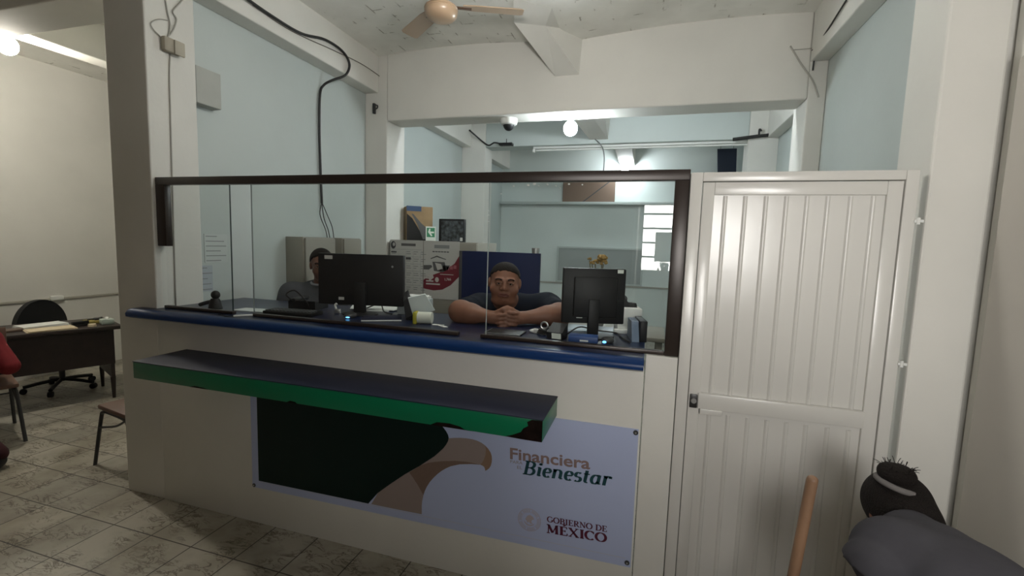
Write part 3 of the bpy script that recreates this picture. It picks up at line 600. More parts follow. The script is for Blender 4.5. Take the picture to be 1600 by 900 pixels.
obj('fitting', G().box(a_.x+.02, b_.x-.02, 6.96, 7.02, 3.155, 3.19, b=0.004), paper_m, t)
obj('tube', G().cyl((a_.x+.06, 6.99, 3.138), (b_.x-.06, 6.99, 3.138), 0.013), paper_m, t)
for x in (a_.x+.03, b_.x-.03): obj('end_cap', G().box(x-.02, x+.02, 6.97, 7.01, 3.11, 3.157, b=0.004), paper_m, t)

# ---------------------------------------------------------------- back room
q0, q1 = at(880,284,Y=8.86), at(960,316,Y=8.86)
t = thing('cardboard_sheet', 'brown cardboard sheet on the wall ledge at the back', 'cardboard', ((q0.x+q1.x)/2, 8.9, q1.z))
obj('sheet', G().box(q0.x, q1.x, 8.86, 8.90, q1.z, q0.z+0.05), mat('brown_card', (0.17, 0.115, 0.085), 0.75), t)
obj('dark_strap', G().prism([(q0.x+.38, q1.z+.002),(q0.x+.41, q1.z+.002),(q1.x-.06, q0.z+.02),(q1.x-.09, q0.z+.02)], 'y', 8.855, 8.862), ink_m, t)
r0 = at(752,317,Y=8.8)
obj('wall_ledge', G().box(-2.9, 1.28, 8.78, 9.0, q1.z-0.05, q1.z, b=0.004), cool_m, kind='structure')
c0, c1 = at(873,387,Y=8.97), at(1000,445,Y=8.97)
t = thing('notice_board', 'blank grey board on the back wall behind the flower', 'board', ((c0.x+c1.x)/2, 8.98, c1.z))
obj('board', G().box(c0.x, c1.x, 8.965, 9.0, c1.z, c0.z), greypanel_m, t)
obj('board_frame', G().box(c0.x-.03, c1.x+.03, 8.955, 9.0, c0.z, c0.z+.03).box(c0.x-.03, c1.x+.03, 8.955, 9.0, c1.z-.03, c1.z).box(c0.x-.03, c0.x, 8.955, 9.0, c1.z, c0.z).box(c1.x, c1.x+.03, 8.955, 9.0, c1.z, c0.z), cool_m, t)
struct('trim_3', G().box(-2.95, 1.28, 8.975, 9.0, 0.93, 0.96), whitecable_m)
q0, q1 = at(1121,233,Y=8.6), at(1150,268,Y=8.6)
t = thing('navy_board', 'dark navy board high at the right of back room', 'panel', ((q0.x+q1.x)/2, 8.6, q1.z-.5))
obj('panel', G().prism([(q0.x, q0.z),(q0.x+.30, q0.z),(q1.x+.02, q1.z-.5),(q1.x-.25, q1.z-.5)], 'y', 8.58, 8.62), mat('navy_sheet', (0.008, 0.018, 0.045), 0.5), t)
for dx in (.05, .25): obj('hanger', G().cyl((q0.x+dx, 8.6, q0.z), (q0.x+dx, 8.6, 3.60), 0.004), grey_m, t)
# back table with a vase of dry flowers
t = thing('side_table', 'low wooden side table behind the blue counter', 'table', (-0.3, 3.55, 0))
obj('table_top', G().box(-0.75, 0.15, 3.30, 3.80, 1.04, 1.07, b=0.004), cabinet_m, t)
for x in (-0.71, 0.11):
    for y in (3.34, 3.76): obj('leg', G().box(x-.02, x+.02, y-.02, y+.02, 0, 1.04), cabinet_m, t)
vx, vy = at(936,420,Y=3.5).x, 3.5
t = thing('flower_vase', 'yellow dried flowers in a vase behind the right monitor', 'flowers', (vx, vy, 1.07))
obj('vase', G().lathe([(0.0,0),(0.045,0),(0.06,0.05),(0.05,0.13),(0.025,0.18),(0.035,0.21),(0.0,0.205)], M=Matrix.Translation((vx, vy, 1.07))), grey_m, t)
fl = [(-0.075,.53,.018),(-0.03,.505,.032),(0.02,.535,.045),(0.03,.505,.035),(-0.055,.50,.022)]
g = G()
for dx, dz, r in fl: g.tube([(vx+dx*.1, vy, 1.26), (vx+dx*.6, vy, 1.42), (vx+dx, vy, 1.07+dz-.01)], 0.004, 6, 4)
obj('stems', g, stalk_m, t)
for dx, dz, r in fl:
    g = G(); random.seed(int(dz*1000))
    for k in range(14):
        a, e_ = random.uniform(0, 2*PI), random.uniform(-.4, 1.0)
        d = Vector((math.cos(a)*math.cos(e_), math.sin(a)*math.cos(e_), math.sin(e_)))
        c_ = Vector((vx+dx, vy, 1.07+dz)) + d*r*.6
        g.ball(c_, (r*.42, r*.42, r*.3), 6)
    obj('blossom', g, amber_m, t)

# electrical cabinets on the left wall of the teller room
for (y0, y1, dp, lb) in ((3.16, 3.56, .20, 'grey-beige electrical cabinet on teller room wall, where the cable ends'), (3.665, 3.955, .20, 'grey-beige electrical cabinet on teller room wall, beside the mid pillar')):
    t = thing('electrical_cabinet', lb, 'electrical cabinet', (-2.85, (y0+y1)/2, 1.0), group='electrical cabinets on the wall')
    obj('case', G().box(-2.95, -2.95+dp-.02, y0, y1, 1.0, 1.70, b=0.006), cabinet_m, t)
    dd = obj('door', G().box(-2.95+dp-.02, -2.95+dp, y0+.012, y1-.012, 1.012, 1.69, b=0.004), cabinet_m, t)
    for z in (1.45, 1.33): obj('latch', G().box(-2.95+dp, -2.95+dp+.008, y1-.05, y1-.03, z, z+.04, b=0.002), black_m, dd)

# notices on the wall behind the left pane
def notice(label, y0, y1, z0, z1, m, lines, lm):
    t = thing('wall_notice', label, 'notice', (-2.948, (y0+y1)/2, z0), group='paper notices behind the left pane')
    obj('sheet', G().box(-2.949, -2.946, y0, y1, z0, z1), m, t)
    g = G(); random.seed(len(label))
    for k in range(lines):
        z = z1-.02-(z1-z0-.03)*k/max(1, lines-1); L = (y1-y0)*random.uniform(.45, .9)
        g.add([(-2.9455, y0+.01, z), (-2.9455, y0+.01+L, z), (-2.9455, y0+.01+L, z+.006), (-2.9455, y0+.01, z+.006)], [(0,1,2,3)])
    obj('print', g, lm, t, smooth=None)
notice('white notice with several printed lines behind left pane, upper one', 2.42, 2.60, 1.50, 1.70, mat('notice_paper', (0.52, 0.565, 0.55), 0.7), 6, faint_m)
notice('bluish notice card behind left pane below the white one', 2.375, 2.475, 1.30, 1.48, mat('bluish_paper', (0.40, 0.44, 0.48), 0.7), 5, faint_m)

# ---------------------------------------------------------------- poster cabinet with boxes on top
cb = thing('storage_cabinet', 'beige steel cabinet between pillars with two posters on its front', 'cabinet', (-2.15, 4.62, 0))
obj('body', G().box(-2.66, -1.655, 4.32, 4.92, 0, 1.695, b=0.005), cabinet_m, cb)
for x0, x1 in ((-2.655, -2.16), (-2.155, -1.66)):
    d = obj('door', G().box(x0, x1, 4.305, 4.32, 0.06, 1.685, b=0.003), cabinet_m, cb)
    obj('handle', G().box(-2.16+(.03 if x0 > -2.2 else -.05), -2.16+(.05 if x0 > -2.2 else -.03), 4.29, 4.306, 0.80, 0.95, b=0.002), dgrey_m, d)
def poster(label, x0, x1, z0, z1):
    t = thing('poster', label, 'poster', ((x0+x1)/2, 4.302, z0))
    obj('sheet', G().box(x0, x1, 4.299, 4.304, z0, z1), mat('poster_paper', (0.50, 0.49, 0.465), 0.6) if 'poster_paper' not in MATS else MATS['poster_paper'], t)
    return t
def flat(name, t, polys, m, y):
    g = G()
    for p in polys: g.add([(x, y, z) for x, z in p], [tuple(range(len(p)))])
    return obj(name, g, m, t, smooth=None)
R4 = lambda x0, z0, x1, z1: [(x0,z0),(x1,z0),(x1,z1),(x0,z1)]
x0, x1, z0, z1 = -2.64, -2.255, 1.10, 1.70
t = poster('grey printed tariff poster with a table of lines on cabinet front', x0, x1, z0, z1)
flat('emblem', t, [[(x0+.035+.03*math.cos(a/10*PI), z1-.055+.04*math.sin(a/10*PI)) for a in range(20)], R4(x0+.01, z1-.135, x0+.075, z1-.122)], ink_m, 4.2985)
flat('emblem_face', t, [[(x0+.042+.015*math.cos(a/8*PI), z1-.048+.02*math.sin(a/8*PI)) for a in range(16)]], MATS['poster_paper'], 4.298)
ls = [R4(x0+.13, z1-.062, x0+.30, z1-.035)]
flat('header', t, ls, midprint_m, 4.2985)
ls = [R4(x0+.01, z1-.10-.075*k, x1-.015, z1-.097-.075*k) for k in range(7)] + [R4(x0+.10+.085*k, z0+.12, x0+.102+.085*k, z1-.12) for k in range(4)]
random.seed(3)
for r in range(7):
    for c in range(4):
        for k in range(2):
            w_ = random.uniform(.03, .065); ls.append(R4(x0+.108+.085*c-.09*(c == 0), z1-.125-.075*r-.022*k, x0+.108+.085*c-.09*(c == 0)+w_, z1-.118-.075*r-.022*k))
flat('table_print', t, ls, faint_m, 4.2985)
flat('dark_cell', t, [R4(x0+.185, z1-.205, x0+.245, z1-.18)], ink_m, 4.298)
x0, x1, z0, z1 = -2.245, -1.845, 1.10, 1.70
t = poster('white and maroon promotional poster with price on cabinet front', x0, x1, z0, z1)
flat('maroon_field', t, [[(x0+.0,z0+.10),(x0+.12,z0+.085),(x0+.22,z0+.10),(x0+.31,z0+.15),(x1,z0+.24),(x1,z1-.145),(x1-.05,z1-.225),(x1-.12,z1-.275),(x1-.22,z1-.325),(x0+.06,z1-.37),(x0,z1-.41)]], maroon_m, 4.2985)
flat('pale_swoosh', t, [[(x0+.10,z0+.075),(x0+.21,z0+.085),(x0+.31,z0+.135),(x1,z0+.225),(x1,z0+.205),(x0+.32,z0+.115),(x0+.22,z0+.068),(x0+.10,z0+.06)], R4(x0+.08, z0+.035, x1-.02, z0+.042)], mat('poster_pale', (0.52, 0.50, 0.47), 0.6), 4.298)
flat('header', t, [R4(x0+.12, z1-.075, x0+.29, z1-.04)], faint_m, 4.298)
flat('subtitle', t, [R4(x0+.10+.032*k, z1-.115, x0+.126+.032*k, z1-.105) for k in range(6)], ink_m, 4.298)
flat('drawing', t, [[(x0+.08,z1-.18),(x0+.15,z1-.15),(x0+.26,z1-.185),(x0+.25,z1-.19),(x0+.15,z1-.165),(x0+.08,z1-.19)], [(x0+.10,z1-.215),(x0+.24,z1-.215),(x0+.26,z1-.30),(x0+.22,z1-.32),(x0+.12,z1-.31)], [(x0,z1-.255),(x0+.09,z1-.25),(x0+.10,z1-.27),(x0+.06,z1-.30),(x0,z1-.30)], [(x0+.22,z1-.25),(x0+.30,z1-.245),(x0+.28,z1-.29),(x0+.23,z1-.31)]], midprint_m, 4.298)
flat('drawing_face', t, [[(x0+.13,z1-.225),(x0+.20,z1-.235),(x0+.22,z1-.285),(x0+.16,z1-.30)], [(x0+.05,z1-.36),(x0+.10,z1-.33),(x0+.12,z1-.38),(x0+.07,z1-.42)]], MATS['poster_pale'], 4.2976)
ls = [R4(x0+.03, z0+.205-.03*k, x0+.03+w_, z0+.22-.03*k) for k, w_ in ((0,.07),(1,.085),(2,.16))] + [R4(x0+.19, z0+.255, x1-.06, z0+.262), [(x0+.155+.022*math.cos(a/8*PI), z0+.20+.026*math.sin(a/8*PI)) for a in range(16)]]
flat('white_print', t, ls, MATS['poster_pale'], 4.298)
flat('pink_print', t, [R4(x0+.18+.04*k, z0+.29+.008*k, x0+.212+.04*k, z0+.325+.008*k) for k in range(5)], mat('pink_print', (0.32, 0.10, 0.12), 0.6), 4.298)
text_mesh('price', '1,766', x0+.245, z0+.195, x0+.315, z0+.20, .026, MATS['poster_pale'], 4.2978, t, bold=0.02)
# kraft box with blue band, exit sign and picture box on the cabinet top
CZ = 1.695
t = thing('parcel_box', 'brown kraft box with blue top band on the cabinet', 'box', (-2.56, 4.78, CZ), math.radians(38))
obj('carton', G().box(-0.16, 0.13, -0.13, 0.13, 0, 0.385, b=0.003), kraft_m, t, local=True)
obj('blue_band', G().box(-0.162, 0.0, -0.132, -0.10, 0.33, 0.387), mat('blue_band', (0.03, 0.07, 0.16), 0.5), t, local=True)
obj('printed_photo', G().add([(-0.16,-.1315,.005),(0.10,-.1315,.005),(0.07,-.1315,.06),(-0.02,-.1315,.12),(-0.10,-.1315,.25),(-0.16,-.1315,.30)], [(0,1,2,3,4,5)]), black_m, t, local=True, smooth=None)
obj('printed_stripe', G().add([(0.02,-.132,.02),(0.115,-.132,.02),(0.12,-.132,.08),(0.06,-.132,.15),(0.0,-.132,.20),(-0.09,-.132,.30),(-0.11,-.132,.30),(-0.04,-.132,.18)], [(0,1,2,3,4,5,6,7)]), midprint_m, t, local=True, smooth=None)
bi_m = mat('brown_ink', (0.10, 0.06, 0.03), 0.7)
for y0, y1, z0, z1 in ((-0.08, 0.08, 0.335, 0.345), (-0.07, 0.05, 0.255, 0.268)): obj('printed_line', G().box(0.1302, 0.131, y0, y1, z0, z1), bi_m, t, local=True)
t = thing('exit_sign', 'small green sign with white arrow leaning on the kraft box', 'sign', at(673,372,Y=4.62)[:2] + (CZ,), math.radians(28))
obj('plate', G().box(-0.055, 0.055, -0.004, 0.004, 0, 0.165, M=Matrix.Rotation(math.radians(-10), 4, 'X')), mat('sign_white', (0.66, 0.70, 0.64), 0.5), t, local=True)
Mx = Matrix.Rotation(math.radians(-10), 4, 'X')
obj('green_panel', G().box(-0.044, 0.044, -0.0055, -0.0045, 0.045, 0.150, M=Mx), signgreen_m, t, local=True)
obj('arrow', G().add([(0.036,-.006,.09),(0.036,-.006,.108),(-0.006,-.006,.108),(-0.004,-.006,.14),(-0.018,-.006,.14),(-0.03,-.006,.10),(0.004,-.006,.055),(0.018,-.006,.062),(0.002,-.006,.09)], [(0,1,2,3,4,5,6,7,8)], M=Mx), MATS['sign_white'], t, local=True, smooth=None)
pa, pb = at(686,340,Y=4.72), at(728,376,Y=4.72)
t = thing('picture_box', 'flat black box with grey city picture on the cabinet', 'box', ((pa.x+pb.x)/2, 4.75, CZ))
obj('case', G().box(pa.x, pb.x-.03, 4.72, 4.79, CZ, CZ+.255, b=0.003), black_m, t)
flat('picture', t, [R4(pa.x+.03, CZ+.008, pb.x-.035, CZ+.235)], mat('picture_grey', (0.075, 0.09, 0.10), 0.5, var=0.95, scale=26), 4.7185)
flat('white_badge', t, [R4(pb.x-.07, CZ+.012, pb.x-.04, CZ+.05)], paper_m, 4.718)

# navy partition behind the standing man, with a steel cup on its corner
t = thing('partition_panel', 'plain navy blue partition panel behind man leaning on counter', 'partition', (-1.13, 3.46, 0))
pa, pb = at(722,392,Y=3.44), at(844,394,Y=3.44)
obj('panel', G().box(pa.x, pb.x, 3.44, 3.48, 0.08, 1.628, b=0.004), navypanel_m, t)
obj('edge_shadow_strip', G().box(pa.x-.028, pa.x, 3.445, 3.478, 0.08, 1.628, b=0.003), dgrey_m, t)  # dark strip standing in for the shadow along the panel's left edge
for x in (pa.x+.08, pb.x-.08): obj('foot', G().box(x-.03, x+.03, 3.28, 3.64, 0, 0.08, b=0.006), dgrey_m, t)
ux = at(837,390,Y=3.46).x
t = thing('steel_cup', 'small steel cup on the corner of the navy partition', 'cup', (ux, 3.46, 1.628))
obj('cup_body', G().lathe([(0,0),(0.028,0),(0.031,.04),(0.029,.042),(0.0,.036)], M=Matrix.Translation((ux, 3.46, 1.628))), steel_m, t)
# ---------------------------------------------------------------- things on the counter
def monitor(label, loc, rz, w_, h_, bot, neck, thick=0.02, tube=False):
    t = thing('computer_monitor', label, 'monitor', loc, rz, group='monitors seen from behind on the counter')
    # local: -y is the back of the monitor, towards the public
    obj('back_shell', G().box(-w_/2, w_/2, -0.028, 0.0, bot, bot+h_, b=0.006), black_m, t, local=True)
    obj('bezel', G().box(-w_/2, w_/2, 0.0, 0.012, bot, bot+h_, b=0.003), dgrey_m, t, local=True)
    obj('screen', G().box(-w_/2+.015, w_/2-.015, 0.012, 0.013, bot+.02, bot+h_-.015), mat('screen_glass', (0.02, 0.02, 0.025), 0.1) if 'screen_glass' not in MATS else MATS['screen_glass'], t, local=True)
    obj('neck', G().box(-neck, neck, -0.05, -0.02, 0.012, bot+h_*.45, b=0.006), black_m, t, local=True)
    obj('base', G().lathe([(0,0),(0.10,0),(0.10,0.006),(0.06,0.012),(0.0,0.014)], M=Matrix.Translation((0, -0.03, 0)) @ Matrix.Diagonal((1.1, .85, 1, 1))), black_m, t, local=True)
    return t
m1 = at(562,490,Y=2.40)
t = monitor('wide black monitor seen from behind on left half of counter', (-1.690, 2.43, CT), math.radians(13), 0.535, 0.315, 0.055, 0.036)
for x, z, w2, h2 in ((0.20,.335,.05,.022),(0.12,.085,.035,.018)): obj('white_sticker', G().box(-x-w2/2, -x+w2/2, -0.0292, -0.0282, z, z+h2), MATS['poster_paper'], t, local=True)
obj('maker_badge', G().ball((0.20,-.029,.30),(.007,.001,.007),10), grey_m, t, local=True)
t = monitor('squarish black monitor seen from behind at right of counter', (-0.262, 2.36, CT), math.radians(17), 0.32, 0.283, 0.068, 0.028)
obj('rear_vents', G().box(-0.105, 0.12, -0.045, -0.026, 0.10, 0.31, b=0.01), black_m, t, local=True)
for x, z, w2, h2 in ((-0.13,.330,.03,.018),(0.07,.095,.03,.02)): obj('white_sticker', G().box(-x-w2/2, -x+w2/2, -0.0305 if z > .2 else -.0305, -0.027, z, z+h2), MATS['sign_white'], t, local=True)

def lying(name, label, cat, x, y, rz=0.0, z=None, group=None): return thing(name, label, cat, (x, y, CT+.0005 if z is None else z), math.radians(rz), group)
# black handset stand on the left segment of the rail
t = lying('desk_webcam', 'black ball-headed webcam on counter behind left glass pane', 'webcam', -2.57, 2.17)
obj('foot', G().lathe([(0,0),(0.04,0),(0.036,.02),(0.03,.05),(0.022,.065),(0,.065)]), black_m, t, local=True)
obj('ball_head', G().ball((0.005,0,.088),(.026,.026,.027),16), black_m, t, local=True, smooth=True)
obj('arm', G().tube([(-0.005,0,.05),(-0.07,0.0,.034),(-0.125,0,.018)], 0.012), black_m, t, local=True)
t = lying('ruled_pad', 'thin grey pad under the ball-headed webcam', 'pad', -2.50, 2.20, 4)
obj('pages', G().box(0.075, .30, -.05, .06, 0, .006), MATS['notice_paper'], t, local=True)
t = lying('chained_pen', 'white pen on a dark chain in gap between the glass panes', 'pen', -2.195, 2.035, 52)
obj('barrel', G().cyl((-.055,0,.006),(.06,0,.006),.005), paper_m, t, local=True)
obj('chain', G().tube([(-.05,0,.006),(-.09,.03,.003),(-.10,.08,.003),(-.12,.12,.003)], .0025), black_m, t, local=True)
# left desk clutter
t = lying('black_keyboard', 'black keyboard on counter in front of man in slate shirt', 'keyboard', -1.98, 2.22, 6)
obj('deck', G().box(-.20, .12, -.06, .06, 0, .022, b=.004), black_m, t, local=True)
g = G()
for r in range(4):
    for c in range(13): g.box(-.19+.0235*c, -.172+.0235*c, -.048+.024*r, -.03+.024*r, .022, .027)
obj('keys', g, dgrey_m, t, local=True)
t = lying('desk_phone', 'black desk phone with looping cord beside left monitor', 'phone', -2.10, 2.44, 10)
obj('phone_body', G().prism([(-.08,0),(.08,0),(.08,.03),(-.08,.06)], 'x', -.09, .09), black_m, t, local=True, smooth=None)
hs = obj('handset', G().box(-.085, -.04, -.085, .085, .05, .075, b=.01), black_m, t, local=True)
obj('cord', G().tube([(-.06,-.08,.06),(-.09,-.10,.10),(-.02,-.12,.13),(.05,-.12,.07),(.06,-.10,.02)], .005), black_m, hs, local=True)
t = lying('silver_clip', 'bright silver clip beside base of left monitor', 'clip', -1.815, 2.36, 20)
obj('jaw', G().box(-.018, .018, -.012, .012, 0, .03, b=.004), steel_m, t, local=True)
obj('lever', G().tube([(-.01,0,.028),(-.016,0,.05),(-.006,0,.062)], .007), paper_m, t, local=True)
t = lying('computer_mouse', 'dark mouse with blue glow beside left monitor base', 'mouse', -1.66, 2.275, 0, group='glowing mice on the counter')
obj('shell', G().ball((0,0,.012),(.032,.05,.018),16), dgrey_m, t, local=True, smooth=True)
obj('glow', G().ball((0.012,-.046,.008),(.014,.006,.004),10), led_m, t, local=True)
t = lying('paper_heap', 'crumpled white papers heaped under the left monitor', 'papers', -1.70, 2.60, 8)
for k, (dx, dy, a) in enumerate(((0,0,5),(.04,.05,-12),(-.05,.03,22))):
    obj('sheet', G().box(-.11+dx, .10+dx, -.07+dy, .07+dy, .006*k, .006*k+.005, M=Matrix.Rotation(math.radians(a), 4, 'Z')), paper_m, t, local=True)
t = lying('open_folder', 'dark folder with pale edge in front of left monitor base', 'folder', -1.465, 2.30, 30)
obj('cover', G().box(-.11, .11, -.08, .08, 0, .012, b=.002), navy_m, t, local=True)
obj('page_edge', G().box(-.11, .11, -.083, -.08, .003, .010), paper_m, t, local=True)
t = lying('document_tray', 'translucent white tray with papers under tariff poster', 'tray', -1.40, 2.585, 8)
obj('tray_shell', G().box(-.10, .09, -.07, .07, .0, .095, b=.006), mat('frosted_plastic', (0.42, 0.46, 0.46), 0.4), t, local=True)
obj('papers', G().box(-.095, .08, -.065, .06, .095, .110).box(-.085, .07, -.05, .05, .110, .116), paper_m, t, local=True)
for x in (-.05, .06): obj('clip', G().box(x-.012, x+.012, -.072, -.05, .110, .125, b=.003), black_m, t, local=True)
# tilted white card block, yellow-white roll, black tape strip
t = lying('card_box', 'white tilted card box with dark open side on counter', 'box', -1.27, 2.42, 24)
Mx = Matrix.Translation((0, 0, .060)) @ Matrix.Rotation(math.radians(-14), 4, 'Y') @ Matrix.Rotation(math.radians(18), 4, 'X')
obj('white_face', G().prism([(-.055,0),(.075,0),(.045,.115),(-.055,.115)], 'y', -.06, -.05, M=Mx), mat('white_card', (0.70, 0.76, 0.75), 0.6), t, local=True, smooth=None)
obj('dark_side', G().prism([(-.10,-.01),(-.055,0),(-.055,.115),(-.085,.10)], 'y', -.055, .06, M=Mx), dgrey_m, t, local=True, smooth=None)
obj('stand', G().box(-.09, .06, -.05, .06, 0, .04, b=.004), black_m, t, local=True)
t = lying('tape_roll', 'white paper roll with yellow end on the counter', 'roll', -1.185, 2.285, 12)
obj('paper_roll', G().cyl((-.035,0,.034),(.045,.0,.034),.033), mat('cream_paper', (0.66, 0.68, 0.60), 0.7), t, local=True)
obj('yellow_end', G().box(-.058, -.036, -.035, .03, 0, .068, b=.006), yellow_m, t, local=True)
t = lying('paper_scraps', 'white paper scraps beside the yellow-ended roll', 'paper', -1.09, 2.27, -10)
for dx, a in ((0, 10), (.05, -25)): obj('scrap', G().box(-.035+dx, .03+dx, -.012, .012, .001, .004, M=Matrix.Rotation(math.radians(a), 4, 'Z')), paper_m, t, local=True)
t = lying('bill_tray', 'flat black tray in front of man with clasped hands', 'tray', -0.675, 2.205, 0)
obj('tray_plate', G().box(-.10, .085, -.045, .075, 0, .010, b=.003), black_m, t, local=True)
obj('silver_edge', G().box(-.102, .085, -.050, -.045, 0, .010).box(-.104, -.10, -.05, .075, 0, .010), steel_m, t, local=True)
t = lying('oval_eraser', 'white oval eraser right of the black tray', 'eraser', -0.545, 2.30, 10)
obj('block', G().ball((0,0,.011),(.033,.016,.011),14), paper_m, t, local=True, smooth=True)
obj('band', G().box(-.01, .012, -.0165, .0165, .0, .0225, b=.004), MATS['poster_paper'], t, local=True)
t = lying('cable_coil', 'black coiled cable with glossy ring left of calculator', 'cable', -0.475, 2.29, 0)
g = G()
for k in range(3): g.tube([(.055*math.cos(a*PI/6)*(1-.08*k), .04*math.sin(a*PI/6), .007+.009*k) for a in range(13)], .005)
obj('loops', g, cable_m, t, local=True)
obj('silver_ring', G().tube([(-.02+.018*math.cos(a*PI/6), -.005, .045+.018*math.sin(a*PI/6)) for a in range(13)], .005), steel_m, t, local=True)
t = lying('card_terminal', 'black card terminal with white label, left of right monitor', 'terminal', -0.415, 2.215, -8)
obj('case', G().prism([(-.04,0),(.05,0),(.05,.07),(-.04,.035)], 'x', -.04, .04), black_m, t, local=True, smooth=None)
obj('white_label', G().add([(-.012,-.0405,.004),(.036,-.0405,.004),(.034,-.0408,.032),(-.014,-.0408,.032)], [(0,1,2,3)]), MATS['sign_white'], t, local=True, smooth=None)
t = lying('paper_sheets', 'pale sheets of paper left of the right monitor stand', 'papers', -0.35, 2.52, 10)
for k, a in enumerate((0, 8, -10)): obj('sheet', G().box(-.075, .08, -.09, .09, .003*k, .003*k+.002, M=Matrix.Rotation(math.radians(a), 4, 'Z')), mat('bluish_sheet', (0.40, 0.48, 0.55), 0.6) if k == 0 else MATS['bluish_sheet'], t, local=True)
t = lying('blue_binder', 'small blue binder at base of the right monitor', 'binder', -0.285, 2.20, 4)
obj('cover', G().box(-.065, .075, -.04, .04, 0, .030, b=.004), ltblue_m, t, local=True)
obj('label_strip', G().box(-.01, .03, -.0415, -.0405, .006, .014), paper_m, t, local=True)
t = lying('computer_mouse', 'dark mouse with blue glow in front of right monitor', 'mouse', -0.165, 2.21, 0, group='glowing mice on the counter')
obj('shell', G().ball((0,.01,.012),(.03,.045,.017),16), dgrey_m, t, local=True, smooth=True)
obj('glow', G().ball((-.012,-.034,.010),(.010,.006,.006),10), led_m, t, local=True)
t = lying('white_printer', 'white receipt printer half hidden behind the right monitor', 'printer', -0.085, 2.585, 12)
obj('housing', G().box(-.07, .06, -.07, .07, 0, .135, b=.008), paper_m, t, local=True)
obj('paper_slot', G().box(-.05, .04, -.02, .01, .134, .137), black_m, t, local=True)
obj('front_lip', G().box(-.09, .045, -.10, -.07, 0, .022, b=.004), paper_m, t, local=True)
t = lying('tape_dispenser', 'small black tape dispenser on top of the white printer', 'dispenser', -0.095, 2.60, 12, z=CT+.138)
obj('dispenser_body', G().prism([(-.05,0),(.05,0),(.045,.018),(.0,.022),(-.02,.05),(-.045,.05)], 'y', -.018, .018), black_m, t, local=True, smooth=None)
obj('tape_reel', G().cyl((-.028,-.012,.038),(-.028,.012,.038),.024), dgrey_m, t, local=True)
t = lying('file_stand', 'upright black file stand with bluish folder at counter end', 'file holder', -0.035, 2.39, 10)
obj('stand', G().box(.0, .035, -.10, .08, 0, .105, b=.004), black_m, t, local=True)
obj('folder', G().prism([(-.10,.0),(.08,.0),(.08,.095),(-.05,.095)], 'x', -.035, -.001), mat('slate_blue_card', (0.14, 0.19, 0.27), 0.5), t, local=True, smooth=None)
wire('monitor_cable', [(-.38,2.33,CT+.005),(-.33,2.42,CT+.03),(-.25,2.46,CT+.012),(-.14,2.46,CT+.006),(-.10,2.33,CT+.006),(-.06,2.25,CT+.006)], .004, cable_m, 'thin black cable trailing behind the right monitor to file stand')
wire('monitor_lead', [(-1.72,2.52,CT+.02),(-1.64,2.55,CT+.05),(-1.58,2.50,CT+.012),(-1.50,2.46,CT+.006)], .004, cable_m, 'thin black cable curling below the left monitor')

# ---------------------------------------------------------------- left room
ang = math.atan2(-0.31, 0.76)                      # the desk stands a little askew
t = thing('office_desk', 'dark brown office desk with papers in the left room', 'desk', (-5.62, 2.75, 0), ang)
obj('desk_top', G().box(-.34, .33, -.95, .66, .715, .75, b=.004), dkwood_m, t, local=True)
obj('modesty_panel', G().box(.255, .285, -.90, .60, .36, .715), dkwood_m, t, local=True)
for y in (-.90, .58):
    obj('side_panel', G().box(-.30, .285, y-.015, y+.015, .22, .715), dkwood_m, t, local=True)
    for x in (-.27, .26): obj('leg', G().cyl((x, y, .22), (x, y, 0), .022, .014), dkwood_m, t, local=True)
Md = Matrix.Translation((-5.62, 2.75, 0)) @ Matrix.Rotation(ang, 4, 'Z')
def ondesk(name, label, cat, x, y, rz=0, group=None):
    p = Md @ Vector((x, y, .7505)); return thing(name, label, cat, p[:], ang+math.radians(rz), group)
for nm, lb, x, y, rz, m, hh in (('paper_stack', 'white paper stack at near end of dark desk', .17, -.34, 0, paper_m, .012), ('manila_folder', 'cream folder lying mid desk at front edge', .20, .16, 4, manila_m, .014), ('paper_sheaf', 'white sheaf of paper lying behind the cream folder', -.02, .12, 12, paper_m, .028)):
    t = ondesk(nm, lb, 'papers', x, y, rz)
    obj('lower_sheets', G().box(-.10, .10, -.17, .17, 0, hh*.6), m, t, local=True)
    obj('upper_sheets', G().box(-.10, .10, -.16, .165, hh*.6, hh, M=Matrix.Rotation(.05, 4, 'Z')), m, t, local=True)
t = ondesk('plastic_sleeve', 'brownish document sleeve between the desk papers', 'folder', .085, -.09, 20)
obj('sleeve', G().box(-.05, .06, -.07, .07, 0, .02, b=.003), mat('brown_sleeve', (0.12, 0.08, 0.06), 0.4), t, local=True)
t = ondesk('stapler', 'dark stapler lying at far end of desk', 'stapler', .12, .38, 20)
obj('base', G().box(-.02, .02, -.07, .07, 0, .012, b=.003), black_m, t, local=True)
obj('top_arm', G().box(-.017, .017, -.07, .065, .016, .045, b=.006), black_m, t, local=True)
t = ondesk('ink_pad', 'round pale stamp pad at far end of desk', 'stamp pad', .22, .45, 0)
obj('tin', G().lathe([(0,0),(.032,0),(.032,.02),(.03,.024),(0,.024)]), manila_m, t, local=True)
t = ondesk('pen_tray', 'yellow tray of odds and ends at the desk end', 'tray', .0, .52, 0)
obj('tray_base', G().box(-.07, .07, -.10, .09, 0, .03, b=.004), mat('ochre_plastic', (0.30, 0.24, 0.06), 0.5), t, local=True)
obj('oddments', G().cyl((-.03,-.06,.035),(.03,.04,.04),.008).cyl((.0,-.07,.036),(-.04,.05,.045),.007).box(-.02,.04,-.02,.03,.03,.05), dgrey_m, t, local=True)
t = ondesk('tissue_box', 'pale tissue box at far corner of dark desk', 'box', .14, .575, 0)
obj('carton', G().box(-.06, .06, -.05, .05, 0, .05, b=.004), mat('pale_green_card', (0.40, 0.47, 0.42), 0.6), t, local=True)
obj('tissue', G().ball((0,0,.055),(.03,.02,.02),10), paper_m, t, local=True)
